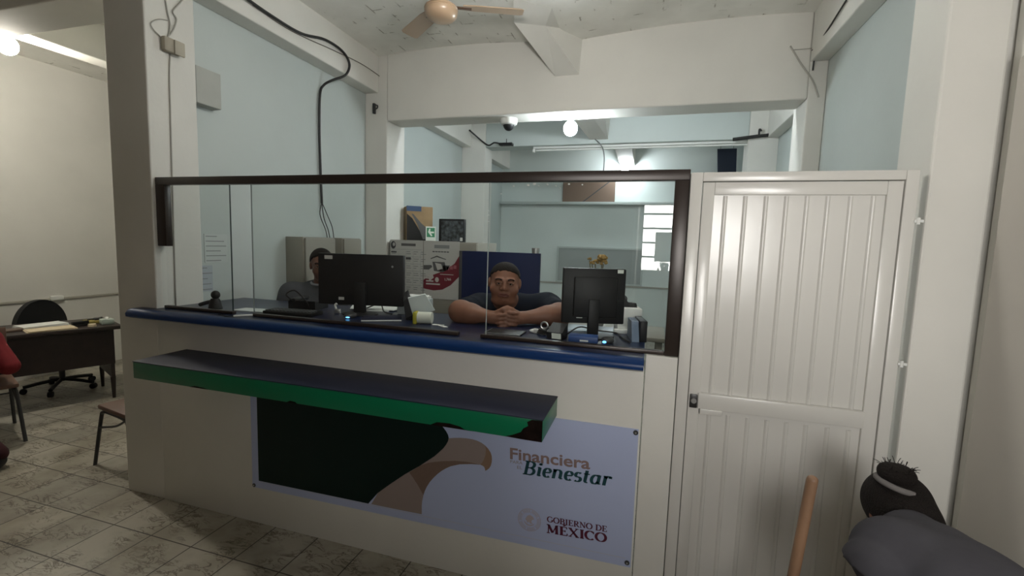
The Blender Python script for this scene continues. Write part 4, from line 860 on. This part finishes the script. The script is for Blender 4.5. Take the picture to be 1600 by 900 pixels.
# office chair behind the desk
t = thing('office_chair', 'black round-backed office chair behind dark desk', 'chair', (-6.08, 3.16, 0), math.radians(8))
pr = [(.235*math.cos(a*PI/24)*(1 if a < 24 else 1), .0+.29*math.sin(a*PI/24)) for a in range(49)]
obj('backrest', G().prism([(x*(.95 if z < 0 else 1), .66+z*(1.0 if z > 0 else .75)) for x, z in pr], 'x', -.10, -.04, M=Matrix.Identity(4)), black_m, t, local=True, smooth=40)
obj('seat', G().box(-.06, .40, -.23, .23, .40, .47, b=.03), black_m, t, local=True)
obj('back_bar', G().tube([(-.07,0,.55),(-.11,0,.42),(.05,0,.37)], .018), black_m, t, local=True)
obj('gas_column', G().cyl((.16,0,.09),(.16,0,.40),.025), dgrey_m, t, local=True)
for k in range(5):
    a = 2*PI*k/5+.3; c, s_ = math.cos(a), math.sin(a)
    lgx = obj('base_arm', G().tube([(.16,0,.11),(.16+.15*c,.15*s_,.095),(.16+.29*c,.29*s_,.07)], .018, smooth=3), black_m, t, local=True)
    obj('caster', G().cyl((.16+.29*c-.018*s_, .29*s_+.018*c, .029),(.16+.29*c+.018*s_, .29*s_-.018*c, .029),.029), black_m, lgx, local=True)
# visitor chair half behind the pillar
def visitor_chair(label, loc, rz):
    t = thing('visitor_chair', label, 'chair', loc, math.radians(rz), group='brown visitor chairs in the left room')
    obj('seat', G().box(-.22, .22, -.20, .22, .43, .465, b=.012), seat_m, t, local=True)
    for sx in (-.2, .2):
        obj('frame', G().tube([(sx*1.12, -.27, 0), (sx*1.02, -.19, .36), (sx, -.165, .405), (sx, -.10, .42), (sx, .12, .415), (sx, .17, .39), (sx*1.04, .21, .30), (sx*1.12, .30, 0)], .0125, smooth=5), dgrey_m, t, local=True)
        obj('side_brace', G().tube([(sx*1.05, -.205, .29), (sx*1.03, .02, .345), (sx, .14, .405)], .008), dgrey_m, t, local=True)
        obj('back_post', G().tube([(sx, .16, .40), (sx, .24, .60), (sx, .27, .86)], .011), dgrey_m, t, local=True)
    obj('cross_brace', G().cyl((-.2, .2, .30), (.2, .2, .30), .007), dgrey_m, t, local=True)
    obj('backrest', G().box(-.21, .21, .235, .265, .60, .86, b=.01, M=Matrix.Rotation(0, 4, 'X')), seat_m, t, local=True)
    return t
visitor_chair('brown visitor chair half hidden behind the left pillar', (-3.47, 2.36, 0), -100)
visitor_chair('brown visitor chair under person in red at photo edge', (-5.02, 2.14, 0), 70)
# cable trunking on the left wall
tk = thing('wall_trunking', 'cream cable trunking along left room wall behind office chair', 'trunking', (-6.64, 3.2, .87))
obj('trunk', G().box(-6.65, -6.63, -1.0, 6.9, .875, .895), mat('cream_trunking', (0.45, 0.43, 0.37), 0.5), tk)
obj('socket', G().box(-6.65, -6.61, 3.50, 3.62, .87, .92, b=.006), paper_m, tk)

# broom standing by the bending woman
t = thing('broom', 'wooden broom standing upright before the white steel door', 'broom', (0.355, 1.30, 0))
obj('handle', G().cyl((.358,1.30,.10),(.438,1.30,1.115),.0135,.0135).ball((.4385,1.30,1.117),(.0135,.0135,.012),14), wood_m, t)
obj('head_block', G().box(.23, .48, 1.275, 1.325, .085, .12, b=.008), MATS['pale_wood'], t)
g = G()
for i in range(16):
    for j in range(4): g.cyl((.24+.0153*i, 1.282+.012*j, .09), (.235+.016*i, 1.275+.017*j, 0.001), .005, .006, 5)
obj('bristles', g, yellow_m, t)
# ---------------------------------------------------------------- people: bodies grown from smooth-blended limbs, one continuous surface each
def _np(v): return np.array(v, dtype=np.float32)
def prim_box(p, m):
    if p[0] == 'c':
        a, b = _np(p[1]), _np(p[2]); r = max(p[3], p[4])
        return np.minimum(a, b)-r-m, np.maximum(a, b)+r+m
    c = _np(p[1]); r = max(p[2]); return c-r-m, c+r+m
def prim_d(p, X, Y, Z, infl=0.0):
    if p[0] == 'c':
        a, b = _np(p[1]), _np(p[2]); ba = b-a; L2 = float(ba @ ba) or 1e-9
        h = np.clip(((X-a[0])*ba[0]+(Y-a[1])*ba[1]+(Z-a[2])*ba[2])/L2, 0, 1)
        return np.sqrt((X-a[0]-h*ba[0])**2+(Y-a[1]-h*ba[1])**2+(Z-a[2]-h*ba[2])**2) - (p[3]+(p[4]-p[3])*h) - infl
    c = _np(p[1]); r = _np(p[2]) + infl; R = _np(p[3]) if p[3] is not None else np.eye(3, dtype=np.float32)
    x, y, z = X-c[0], Y-c[1], Z-c[2]
    u = (R[0,0]*x+R[1,0]*y+R[2,0]*z)/r[0]; v = (R[0,1]*x+R[1,1]*y+R[2,1]*z)/r[1]; w_ = (R[0,2]*x+R[1,2]*y+R[2,2]*z)/r[2]
    k0 = np.sqrt(u*u+v*v+w_*w_)+1e-9; k1 = np.sqrt((u/r[0])**2+(v/r[1])**2+(w_/r[2])**2)+1e-9
    return k0*(k0-1)/k1
def field(groups, h, jag=0.0):
    """groups: list of (prims, inflate, planes); planes keep the side their normal points away from. prim's last item is its blend radius"""
    m = 0.045; los, his = [], []
    for prims, infl, planes in groups:
        for p in prims:
            if p[0] == 's': continue
            lo, hi = prim_box(p, m+infl); los.append(lo); his.append(hi)
    lo = np.min(los, 0); hi = np.max(his, 0); n = np.ceil((hi-lo)/h).astype(int)+2
    ax = [np.arange(n[i], dtype=np.float32)*h+lo[i] for i in range(3)]
    F = np.full(n, m, dtype=np.float32)
    for prims, infl, planes in groups:
        D = np.full(n, m, dtype=np.float32)
        for p in prims:
            q = ('e',)+p[1:] if p[0] == 's' else p
            a, b = prim_box(q, m+infl); i0 = np.clip(np.floor((a-lo)/h).astype(int), 0, n-1); i1 = np.clip(np.ceil((b-lo)/h).astype(int)+1, 1, n)
            sl = tuple(slice(i0[i], i1[i]) for i in range(3))
            X = ax[0][sl[0]][:, None, None]; Y = ax[1][sl[1]][None, :, None]; Z = ax[2][sl[2]][None, None, :]
            d = np.minimum(prim_d(q, X, Y, Z, infl), m); k = p[-1]; S = D[sl]
            if p[0] == 's':
                d = -prim_d(q, X, Y, Z, 0); hh = np.clip(0.5+0.5*(d-S)/k, 0, 1); D[sl] = S+(d-S)*hh+k*hh*(1-hh)
            else:
                hh = np.clip(0.5+0.5*(S-d)/k, 0, 1); D[sl] = S+(d-S)*hh-k*hh*(1-hh)
        for pt, nr in planes:
            pl = (ax[0][:, None, None]-pt[0])*nr[0]+(ax[1][None, :, None]-pt[1])*nr[1]+(ax[2][None, None, :]-pt[2])*nr[2]
            if jag: pl = pl + jag*np.sin(170*ax[0])[:, None, None]*np.cos(150*ax[1]+1)[None, :, None] + .6*jag*np.sin(260*ax[0]+2)[:, None, None]
            D = np.maximum(D, pl.astype(np.float32))
        F = np.minimum(F, D)
    F[0] = F[-1] = m; F[:, 0] = F[:, -1] = m; F[:, :, 0] = F[:, :, -1] = m
    return F, lo, h
def nets(F, lo, h):
    nx, ny, nz = F.shape; I = F < 0
    cnt = np.zeros((nx-1, ny-1, nz-1), dtype=np.int8); off = [(i, j, k) for i in (0, 1) for j in (0, 1) for k in (0, 1)]
    for i, j, k in off: cnt += I[i:nx-1+i, j:ny-1+j, k:nz-1+k]
    act = (cnt > 0) & (cnt < 8); idx = np.argwhere(act); ids = np.full(act.shape, -1, dtype=np.int64); ids[act] = np.arange(len(idx))
    S = np.zeros((len(idx), 3)); N = np.zeros(len(idx))
    for a in off:
        for d in range(3):
            if a[d]: continue
            b = list(a); b[d] = 1
            fa = F[idx[:,0]+a[0], idx[:,1]+a[1], idx[:,2]+a[2]]; fb = F[idx[:,0]+b[0], idx[:,1]+b[1], idx[:,2]+b[2]]
            mk = (fa < 0) != (fb < 0); t = np.where(mk, fa/(fa-fb+1e-12), 0); p = np.tile(np.array(a, float), (len(idx), 1)); p[:, d] += t
            S[mk] += p[mk]; N[mk] += 1
    V = lo + h*(idx + S/N[:, None]); Fc = []
    for d in range(3):
        sl0 = [slice(1, -1)]*3; sl1 = [slice(1, -1)]*3; sl0[d] = slice(0, -1); sl1[d] = slice(1, None)
        A, B = I[tuple(sl0)], I[tuple(sl1)]; e = np.argwhere(A != B); st = A[tuple(e.T)]
        o = np.ones(3, dtype=int); o[d] = 0; e = e+o
        u, v = (d+1) % 3, (d+2) % 3
        def cell(du, dv):
            c = e.copy(); c[:, u] -= du; c[:, v] -= dv; return ids[c[:,0], c[:,1], c[:,2]]
        q = np.stack([cell(1,1), cell(0,1), cell(0,0), cell(1,0)], 1); q[~st] = q[~st][:, ::-1]; Fc.append(q)
    Fc = np.concatenate(Fc); return V, Fc[(Fc >= 0).all(1)]
def sdf_obj(name, groups, h, m, parent=None, jag=0.0, **k):
    V, Fc = nets(*field(groups, h, jag)); g = G(); g.v = [tuple(v) for v in V.tolist()]; g.f = [tuple(f) for f in Fc.tolist()]
    return obj(name, g, m, parent, smooth=True, **k)
def frame(fwd, up=(0, 0, 1)):
    f = Vector(fwd).normalized(); x = f.cross(Vector(up)).normalized()*-1.0; u = f.cross(x)*1.0
    if u.dot(Vector(up)) < 0: u = -u
    return Matrix(((x.x, f.x, u.x), (x.y, f.y, u.y), (x.z, f.z, u.z)))
class Head:
    """local axes: x to one side, y forwards out of the face, z up; size 1 = a head 0.245 m high"""
    def __init__(s, c, fwd, up=(0, 0, 1), size=1.0, fat=1.0, wx=1.0):
        s.c, s.R, s.s, s.fat, s.wx = Vector(c), frame(fwd, up), size, fat, wx
    def w(s, x, y, z): return tuple(s.c + s.R @ Vector((x*s.wx, y, z))*s.s)
    def Rn(s): return [list(r) for r in s.R]
    def e(s, x, y, z, rx, ry, rz, k=0.012, t='e'): return (t, s.w(x, y, z), tuple(v*s.s for v in (rx*s.wx, ry, rz)), s.Rn(), k)
    def cp(s, a, b, r0, r1, k=0.008): return ('c', s.w(*a), s.w(*b), r0*s.s, r1*s.s, k)
    def prims(s):
        f = s.fat
        P = [s.e(0,-.012,.035,.077,.097,.087), s.e(0,.028,-.03,.064*f,.066,.085,.02), s.e(0,.03,-.078,.052*f,.052,.042,.02), s.e(0,.076,-.098,.022,.018,.017,.015)]
        for q in (-1, 1):
            P += [s.e(q*.038*f,.056,-.038,.028*f,.028,.030,.015), s.cp((q*.014,.088,.022),(q*.042,.076,.022),.012,.011,.012), s.e(q*.031,.100,.002,.017,.016,.010,.008,'s')]
        P += [s.cp((0,.088,.012),(0,.110,-.028),.009,.014,.010), s.e(0,.088,-.066,.030,.018,.018,.012)]
        for q in (-1, 1):
            P += [s.e(q*.014,.100,-.033,.010,.010,.009,.006), s.e(q*.079,-.006,-.006,.010,.021,.033,.006), s.e(q*.030,.083,.001,.015,.012,.012,.004)]
        P += [s.e(0,.089,-.0655,.026,.018,.0022,.004,'s')]
        if f > 1.05: P += [s.e(0,.028,-.112,.058*f,.050,.032,.02)]
        return P
    def face(s, body, brow=True):
        for q in (-1, 1):
            obj('eye', G().ball(s.w(q*.0305,.0880,.0005), (.0092*s.s,)*3, 14), eye_m, body, smooth=True)
            obj('iris', G().ball(s.w(q*.0300,.0940,-.0004), (.0058*s.s,)*3, 12), iris_m, body, smooth=True)
            obj('eyelid', sg(s, [(q*.0145,.0975,.0065),(q*.024,.1005,.0095),(q*.036,.0985,.0080),(q*.045,.0915,.0030)], .0040), skin_m, body, smooth=True)
            obj('eyelid', sg(s, [(q*.018,.0955,-.0065),(q*.030,.0975,-.0085),(q*.042,.0925,-.0055)], .0030), skin_m, body, smooth=True)
            if brow: obj('eyebrow', sg(s, [(q*.015,.0985,.023),(q*.027,.0975,.028),(q*.039,.090,.027),(q*.047,.083,.022)], .0044), hair_m, body, smooth=True)
        obj('lips', sg(s, [(-.024,.0995,-.066),(-.010,.1065,-.0605),(0,.107,-.062),(.010,.1065,-.0605),(.024,.0995,-.066)], .0052), lip_m, body, smooth=True)
        obj('lips', sg(s, [(-.020,.101,-.0700),(0,.1065,-.0735),(.020,.101,-.0700)], .0058), lip_m, body, smooth=True)
    def hair(s, body, thick=.009, p0=(0,.085,.088), n=(0,.58,-.815), h=0.004, nape=False):
        pr = [s.e(0,-.012,.035,.077,.097,.087), s.e(0,-.02,-.02,.072,.085,.07,.02)]
        nr = s.R @ Vector(n)
        if nape: pr.append(s.cp((0,-.050,-.04),(0,-.060,-.11),.055,.045,.03))
        return sdf_obj('hair', [(pr, thick*s.s, [(s.w(*p0), tuple(nr))])], h, hair_m, body, jag=.003)
def sg(hd, pts, r): return G().tube([hd.w(*p) for p in pts], r*hd.s, 8, 5)
def cap(a, b, r0, r1, k=0.03): return ('c', tuple(a), tuple(b), r0, r1, k)
def ell(c, r, R=None, k=0.04): return ('e', tuple(c), tuple(r), R, k)
def finger(pts, r0, r1, k=0.006):
    n = len(pts)-1; return [cap(pts[i], pts[i+1], r0+(r1-r0)*i/n, r0+(r1-r0)*(i+1)/n, k) for i in range(n)]
def open_hand(wrist, direc, up, side, curl=0.35, s=1.0):
    """a relaxed hand: palm, four unequal bent fingers and a thumb leaving the side; side = +1/-1 puts the thumb on +x/-x"""
    R = frame(direc, up); w_ = Vector(wrist)
    P = lambda x, y, z: tuple(w_ + R @ Vector((x, y, z))*s)
    out = [('e', P(0,.048,0), (.041*s,.055*s,.017*s), [list(r) for r in R], .012), cap(P(-.0,.0,0), P(0,.03,0), .026*s, .028*s, .015)]
    for i, (x, L) in enumerate(((-.030,.066),(-.010,.078),(.011,.074),(.030,.060))):
        x *= -side; a = curl; pts = [P(x*.95,.090,.0)]; y, z = .090, 0.0; ang = a*.6
        for seg in (.42, .33, .25):
            y += L*seg*math.cos(ang); z -= L*seg*math.sin(ang); ang += a; pts.append(P(x*1.06, y, z))
        out += finger(pts, .0092*s, .0072*s)
    out += finger([P(side*.026,.022,-.004), P(side*.048,.045,-.012), P(side*.056,.072,-.018), P(side*.052,.092,-.022)], .0125*s, .0085*s, .01)
    return out

# man leaning on the counter with clasped hands ------------------------------------------------
hd = Head((-.803,2.555,1.470), (.30,-.95,-.02), (.05,0,1), .95, 1.14, 1.18)
ee = Vector((.955,.297,0)); ff = Vector((.297,-.955,0)); uu = Vector((0,0,1))
R2 = [list(r) for r in Matrix(((ee.x, ff.x, 0), (ee.y, ff.y, 0), (0, 0, 1)))]
sL, sR = Vector((-1.015,2.715,1.268)), Vector((-.605,2.85,1.285))
eL, eR = Vector((-1.035,2.435,1.296)), Vector((-.470,2.600,1.296))
hc = Vector((-.742,2.425,1.281))
wL, wR = hc+ee*-.085+ff*-.01, hc+ee*.085+ff*-.02
torso = [ell((-.865,2.82,1.15), (.225,.145,.20), R2, .05), ell((-.875,2.89,1.0), (.225,.185,.18), R2, .06), ell((-.88,2.93,.88), (.205,.165,.15), R2, .06),
         cap(sL, sR, .085, .085, .05), ell((-.84,2.74,1.31), (.12,.085,.065), R2, .05)]
armsU = [cap(sL, sL.lerp(eL, .98), .083, .062, .05), cap(sR, sR.lerp(eR, .98), .083, .062, .05)]
legs = []
for q in (-1, 1):
    hp = Vector((-.85,2.94,.84))+ee*(.105*q); kn = Vector((-.85,2.90,.48))+ee*(.12*q); an = Vector((-.86,2.99,.09))+ee*(.13*q)
    legs += [cap(hp, kn, .105, .072, .04), cap(kn, an, .070, .048, .03)]
feet = []
for q in (-1, 1):
    an = Vector((-.86,2.99,.07))+ee*(.13*q); feet += [cap(an+uu*-.02, an+ff*.17+uu*-.03, .05, .040, .03)]
body = list(torso) + armsU + legs + feet
body += [cap(Vector((-.84,2.70,1.34)), hd.w(0,-.02,-.05), .078, .068, .03)]
body += hd.prims()
for e_, w_ in ((eL, wL), (eR, wR)):
    body += [cap(e_, e_.lerp(w_, .35), .054, .053, .04), cap(e_.lerp(w_, .35), w_, .053, .033, .03)]
def Hn(x, f, z): return tuple(hc + ee*x + ff*f + uu*z)
body += [('e', Hn(-.040,.0,0), (.050,.020,.042), R2, .012), ('e', Hn(.040,-.006,0), (.050,.020,.042), R2, .012), cap(wL, Hn(-.05,0,0), .032, .030, .02), cap(wR, Hn(.05,-.005,0), .032, .030, .02)]
for i, (z, L) in enumerate(((.034,.92),(.012,1.0),(-.010,.97),(-.031,.80))):
    body += finger([Hn(-.012,.016,z), Hn(.012,.030,z+.001), Hn(.012+.030*L,.026,z-.003), Hn(.012+.050*L,.014,z-.007)], .0098, .0078)
    z2 = z-.011
    body += finger([Hn(.014,.012,z2), Hn(-.010,.029,z2), Hn(-.012-.030*L,.030,z2-.004), Hn(-.012-.050*L,.020,z2-.008)], .0098, .0078)
body += finger([Hn(-.055,.005,.034), Hn(-.025,.014,.050), Hn(.005,.014,.054), Hn(.022,.012,.050)], .0125, .0095, .01)
body += finger([Hn(.055,.0,.032), Hn(.028,.006,.048), Hn(.0,.004,.060), Hn(-.016,.004,.058)], .0125, .0095, .01)
pm = sdf_obj('person', [(body, 0, [])], .0058, skin_m, label='man in navy t-shirt leaning on counter with clasped hands', cat='person')
hd.face(pm); hd.hair(pm, .0045)
def sleeves(a, b, r0, r1, t): return [cap(s_, s_.lerp(e_, t), r0, r0+(r1-r0)*t, .05) for s_, e_ in (a, b)]
cu = lambda s_, e_, t: (tuple(s_.lerp(e_, t)), tuple((e_-s_).normalized()))
nk = Vector((-.80,2.665,1.372)); nd = (Vector(hd.w(0,-.02,-.05))-Vector((-.80,2.72,1.32))).normalized()
sdf_obj('t_shirt', [(torso+sleeves((sL, eL), (sR, eR), .083, .062, .72), .012, [((-.85,2.9,.80), (0,0,-1))])], .008, tee_m, pm)
sdf_obj('trousers', [(legs+[torso[2]], .012, [((0,0,.90), (0,0,1)), ((0,0,.06), (0,0,-1))])], .012, jeans_m, pm)
sdf_obj('shoes', [(feet, .006, [((0,0,.10), (0,0,1)), ((0,0,.002), (0,0,-1))])], .009, black_m, pm)

# man in slate polo behind the left monitor ----------------------------------------------------
hd = Head((-2.455,3.00,1.485), (.62,-.76,-.10), (-.03,0,1), 1.0, 1.0)
ee = Vector((.80,.60,0)); ff = Vector((.60,-.80,0))
R2 = [list(r) for r in Matrix(((ee.x, ff.x, 0), (ee.y, ff.y, 0), (0, 0, 1)))]
sL, sR = Vector((-2.70,2.955,1.245)), Vector((-2.335,3.185,1.25))
eL, eR = Vector((-2.77,2.86,.99)), Vector((-2.21,3.05,.99))
torso = [ell((-2.525,3.09,1.125), (.205,.13,.19), R2, .05), ell((-2.52,3.10,.92), (.17,.125,.16), R2, .06), cap(sL, sR, .074, .074, .05), ell((-2.50,3.06,1.295), (.11,.075,.055), R2, .05)]
armsU = [cap(sL, eL, .068, .052, .05), cap(sR, eR, .068, .052, .05)]
wL, wR = Vector((-2.42,2.74,.98)), Vector((-2.06,2.84,1.0))
legs, feet = [], []
for q in (-1, 1):
    hp = Vector((-2.52,3.10,.84))+ee*(.09*q); kn = Vector((-2.50,3.08,.47))+ee*(.10*q); an = Vector((-2.52,3.12,.09))+ee*(.11*q)
    legs += [cap(hp, kn, .085, .060, .04), cap(kn, an, .058, .042, .03)]; feet += [cap(an+uu*-.04, an+ff*.16+uu*-.05, .045, .036, .03)]
body = torso+armsU+legs+feet+hd.prims()+[cap((-2.495,3.045,1.29), hd.w(0,-.02,-.05), .056, .054, .03)]
for e_, w_, sd in ((eL, wL, 1), (eR, wR, -1)):
    body += [cap(e_, w_, .046, .028, .03)] + open_hand(w_, (w_-e_).normalized(), (0,0,1), sd, .4)
pm = sdf_obj('person', [(body, 0, [])], .0075, skin2_m, label='man in slate polo shirt half hidden behind the left monitor', cat='person')
hd.face(pm); hd.hair(pm, .010, h=.005)
nk = Vector((-2.485,3.02,1.345)); nd = Vector((.15,-.2,1)).normalized()
sh = sdf_obj('polo_shirt', [(torso+sleeves((sL, eL), (sR, eR), .070, .054, .7), .013, [((0,0,.80), (0,0,-1))])], .009, polo_m, pm)
col = G()
col.tube([tuple(nk+ee*(.066*math.cos(a))+ff*(.062*math.sin(a))+uu*(-.004-.012*math.sin(a))) for a in [i*PI/8 for i in range(17)]], .009)
obj('collar', col, mat('pale_collar', (0.36, 0.37, 0.39), 0.8), pm, smooth=True)
sdf_obj('trousers', [(legs, .012, [((0,0,.90), (0,0,1)), ((0,0,.06), (0,0,-1))])], .012, jeans_m, pm)
sdf_obj('shoes', [(feet, .006, [((0,0,.10), (0,0,1)), ((0,0,.002), (0,0,-1))])], .009, black_m, pm)

# woman bending down by the door, seen from behind ---------------------------------------------
hc = at(1405,806,Y=1.55)
hd = Head(hc, (-.10,.72,-.69), (-.12,.62,.77), .92, 1.0)
nb = at(1424,838,Y=1.44)                              # base of the neck
pv = Vector((.92,.72,.80)); ch = nb.lerp(pv, .30); ws = nb.lerp(pv, .66)
sN = at(1398,872,Y=1.30); sF = at(1452,868,Y=1.60)
ax_ = (pv-nb).normalized(); sd_ = (sF-sN); sd_ = (sd_-ax_*sd_.dot(ax_)).normalized(); dn_ = sd_.cross(ax_)
R2 = [[sd_[i], dn_[i], ax_[i]] for i in range(3)]
eN = at(1392,950,Y=1.27); wN = Vector((.48,1.42,.52))
eF = sF + Vector((-.10,.05,-.25)); wF = Vector((.62,1.70,.45))
torso = [ell(ch, (.175,.115,.19), R2, .05), ell(ws, (.155,.110,.17), R2, .06), ell(pv, (.175,.135,.15), R2, .06), cap(sN, sF, .066, .066, .05)]
armsU = [cap(sN, eN, .062, .046, .05), cap(sF, eF, .062, .046, .05)]
legs, feet = [], []
for q in (-1, 1):
    hp = pv+Vector((-.06*q, .06*q, -.05)); kn = Vector((.88-.10*q,.74+.08*q,.46)); an = Vector((.93-.10*q,.58+.08*q,.09))
    legs += [cap(hp, kn, .095, .065, .04), cap(kn, an, .062, .044, .03)]; feet += [cap(an+Vector((0,0,-.04)), an+Vector((-.08,.14,-.05)), .045, .036, .03)]
body = torso+armsU+legs+feet+hd.prims()+[cap(nb+(pv-nb)*.06, hd.w(0,-.02,-.04), .056, .052, .03)]
for e_, w_, s2 in ((eN, wN, -1), (eF, wF, 1)):
    body += [cap(e_, w_, .044, .026, .03)] + open_hand(w_, (w_-e_).normalized(), (0,1,.3), s2, .5, .92)
pm = sdf_obj('person', [(body, 0, [])], .0075, skin_m, label='woman in grey t-shirt with hair bun bending down beside door', cat='person')
hd.face(pm)
hr = hd.hair(pm, .013, p0=(0,.060,.03), n=(0,.80,-.60), h=.005, nape=True)
bun_c = at(1401,741,Y=1.54)
sdf_obj('hair_bun', [([ell(bun_c, (.043,.040,.030), None, .02), ell(bun_c+Vector((.018,0,-.006)), (.028,.03,.026), None, .015), ell(bun_c+Vector((-.022,0,.004)), (.022,.03,.022), None, .015)], 0, [])], .004, hair_m, pm)
ti = bun_c + Vector((.006,.0,-.030))
obj('hair_tie', G().tube([(ti.x+.050*math.cos(a*PI/8), ti.y+.046*math.sin(a*PI/8), ti.z-.010*math.cos(a*PI/8)) for a in range(17)], .009), mat('grey_hair_tie', (0.13, 0.12, 0.115), 0.8), pm, smooth=True)
random.seed(5); g = G()
for k in range(46):
    a = random.uniform(0, 2*PI); s0 = bun_c + Vector((.030*math.cos(a), .028*math.sin(a), .014)); d = Vector((math.cos(a)*.6+random.uniform(-.5,.5), math.sin(a)*.6, random.uniform(.3,1.0)))*random.uniform(.012,.030)
    g.tube([s0[:], (s0+d*.6)[:], (s0+d+Vector((0,0,-.004)))[:]], .0009, 4, 3)
obj('stray_hair', g, hair_m, pm, smooth=True)
cuN = cu(sN, eN, .95)
sdf_obj('t_shirt', [(torso+[cap(nb+ax_*.06, nb+ax_*.01, .07, .055, .05)]+sleeves((sN, eN), (sF, eF), .066, .066, .12), .013, [(tuple(pv+(pv-nb)*.10), tuple(ax_))]), ([cap(sN, at(1372,894,Y=1.26), .066, .068, .03)], .010, [(at(1378,896,Y=1.26), (-.25,.0,-1))]), ([cap(sF, eF, .066, .076, .03)], .012, [cu(sF, eF, .55)])], .008, greyshirt_m, pm)
sdf_obj('trousers', [(legs+[torso[2]], .016, [((0,0,.90), (0,0,1)), ((0,0,.06), (0,0,-1))])], .012, jeans_m, pm)
sdf_obj('shoes', [(feet, .006, [((0,0,.10), (0,0,1)), ((0,0,.002), (0,0,-1))])], .009, black_m, pm)

# person in red sitting at the photo edge --------------------------------------------------------
px0 = Vector((-5.12,2.13,0))
ff = Vector((-.94,.34,0)); ee = Vector((.34,.94,0))
R2 = [list(r) for r in Matrix(((ee.x, ff.x, 0), (ee.y, ff.y, 0), (0, 0, 1)))]
pv = px0+Vector((0,0,.56)); chs = px0+ff*.10+Vector((0,0,.77))
sL, sR = chs+ee*-.19+uu*.13, at(-22,532,X=-4.86)
eR = at(14,572,X=-4.72); eL = sL+Vector((.06,-.08,-.27))
hd = Head(chs+ff*.06+uu*.40, (-.9,.35,-.15), (0,0,1), .98, 1.0)
torso = [ell(chs, (.185,.125,.20), R2, .05), ell(pv+uu*.10, (.17,.13,.16), R2, .06), cap(sL, sR, .068, .068, .05)]
armsU = [cap(sL, eL, .064, .05, .05), cap(sR, eR, .064, .05, .05)]
wR = eR+Vector((-.22,.06,-.04)); wL = eL+Vector((-.22,.10,-.02))
legs, feet = [], []
for q in (-1, 1):
    hp = pv+ee*(.09*q)+uu*-.01; kn = hp+ff*.40+ee*(.03*q)+uu*-.03; an = Vector((kn.x+.05, kn.y, .09))
    if q < 0: kn = hp+Vector((.42,-.28,-.02)); an = Vector((-4.335,1.93,.10))
    legs += [cap(hp, kn, .085, .062, .04), cap(kn, an, .060, .046, .03)]; feet += [cap(an+uu*-.05, an+(ff if q > 0 else Vector((.7,-.7,0)))*.12+uu*-.06, .042, .034, .03)]
body = torso+armsU+legs+feet+hd.prims()+[cap(chs+uu*.17, hd.w(0,-.02,-.05), .055, .052, .03)]
for e_, w_, s2 in ((eR, wR, 1), (eL, wL, -1)):
    body += [cap(e_, w_, .044, .027, .03)] + open_hand(w_, (w_-e_).normalized(), (0,0,1), s2, .4, .95)
pm = sdf_obj('person', [(body, 0, [])], .0085, skin_m, label='seated person in red top and dark maroon trousers, cut by photo edge', cat='person')
hd.face(pm); hd.hair(pm, .012, h=.008)
sdf_obj('red_top', [(torso+armsU, .016, [((0,0,.56), (0,0,-1))])], .009, red_m, pm)
sdf_obj('trousers', [(legs, .014, [((0,0,.06), (0,0,-1))])], .012, maroontr_m, pm)
sdf_obj('shoes', [(feet, .006, [((0,0,.002), (0,0,-1))])], .010, black_m, pm)

# the photographer, seen only as a reflection in the right pane ------------------------------------
hd = Head((0.410,-0.160,1.590), (-.15,.98,.0), (0,0,1), .95, 1.0)
R2 = None
torso = [ell((0.430,-0.220,1.240), (.19,.12,.21), R2, .05), ell((0.430,-0.220,0.980), (.17,.12,.16), R2, .06), cap((0.240,-0.210,1.410), (0.620,-0.210,1.410), .065, .065, .05)]
aR = [cap((0.240,-0.210,1.410), (0.190,-0.200,1.170), .060, .046, .05)]; aL = [cap((0.620,-0.210,1.410), (0.670,-0.200,1.140), .060, .046, .05)]
legs, feet = [], []
for q in (-1, 1):
    legs += [cap((.43+.09*q,-.22,.88), (.43+.10*q,-.21,.48), .088, .062, .04), cap((.43+.10*q,-.21,.48), (.43+.10*q,-.23,.09), .060, .044, .03)]; feet += [cap((.43+.10*q,-.22,.045), (.43+.10*q,-.08,.04), .044, .036, .03)]
body = torso+aR+aL+legs+feet+hd.prims()+[cap((0.420,-0.200,1.440), hd.w(0,-.02,-.05), .054, .052, .03), cap((0.190,-0.200,1.170), (0.150,-0.100,1.440), .044, .028, .03), cap((0.670,-0.200,1.140), (0.630,-0.120,0.880), .044, .028, .03)]
body += open_hand((0.150,-0.100,1.440), (-.1,.1,1), (.2,-1,.1), 1, .4, .95) + open_hand((0.630,-0.120,0.880), (-.1,.2,-1), (.2,1,.1), 1, .4, .95)
pm = sdf_obj('person', [(body, 0, [])], .009, skin_m, label='photographer in dark clothes reflected faintly in right glass pane', cat='person')
hd.face(pm); hd.hair(pm, .014, h=.008)
sdf_obj('shirt', [(torso, .012, [((0,0,.86), (0,0,-1)), ((0,0,1.47), (0,0,1))]), (aR, .014, []), (aL, .014, [])], .010, polo_m, pm)
sdf_obj('trousers', [(legs, .012, [((0,0,.95), (0,0,1)), ((0,0,.06), (0,0,-1))])], .012, jeans_m, pm)
sdf_obj('shoes', [(feet, .006, [((0,0,.002), (0,0,-1))])], .010, black_m, pm)
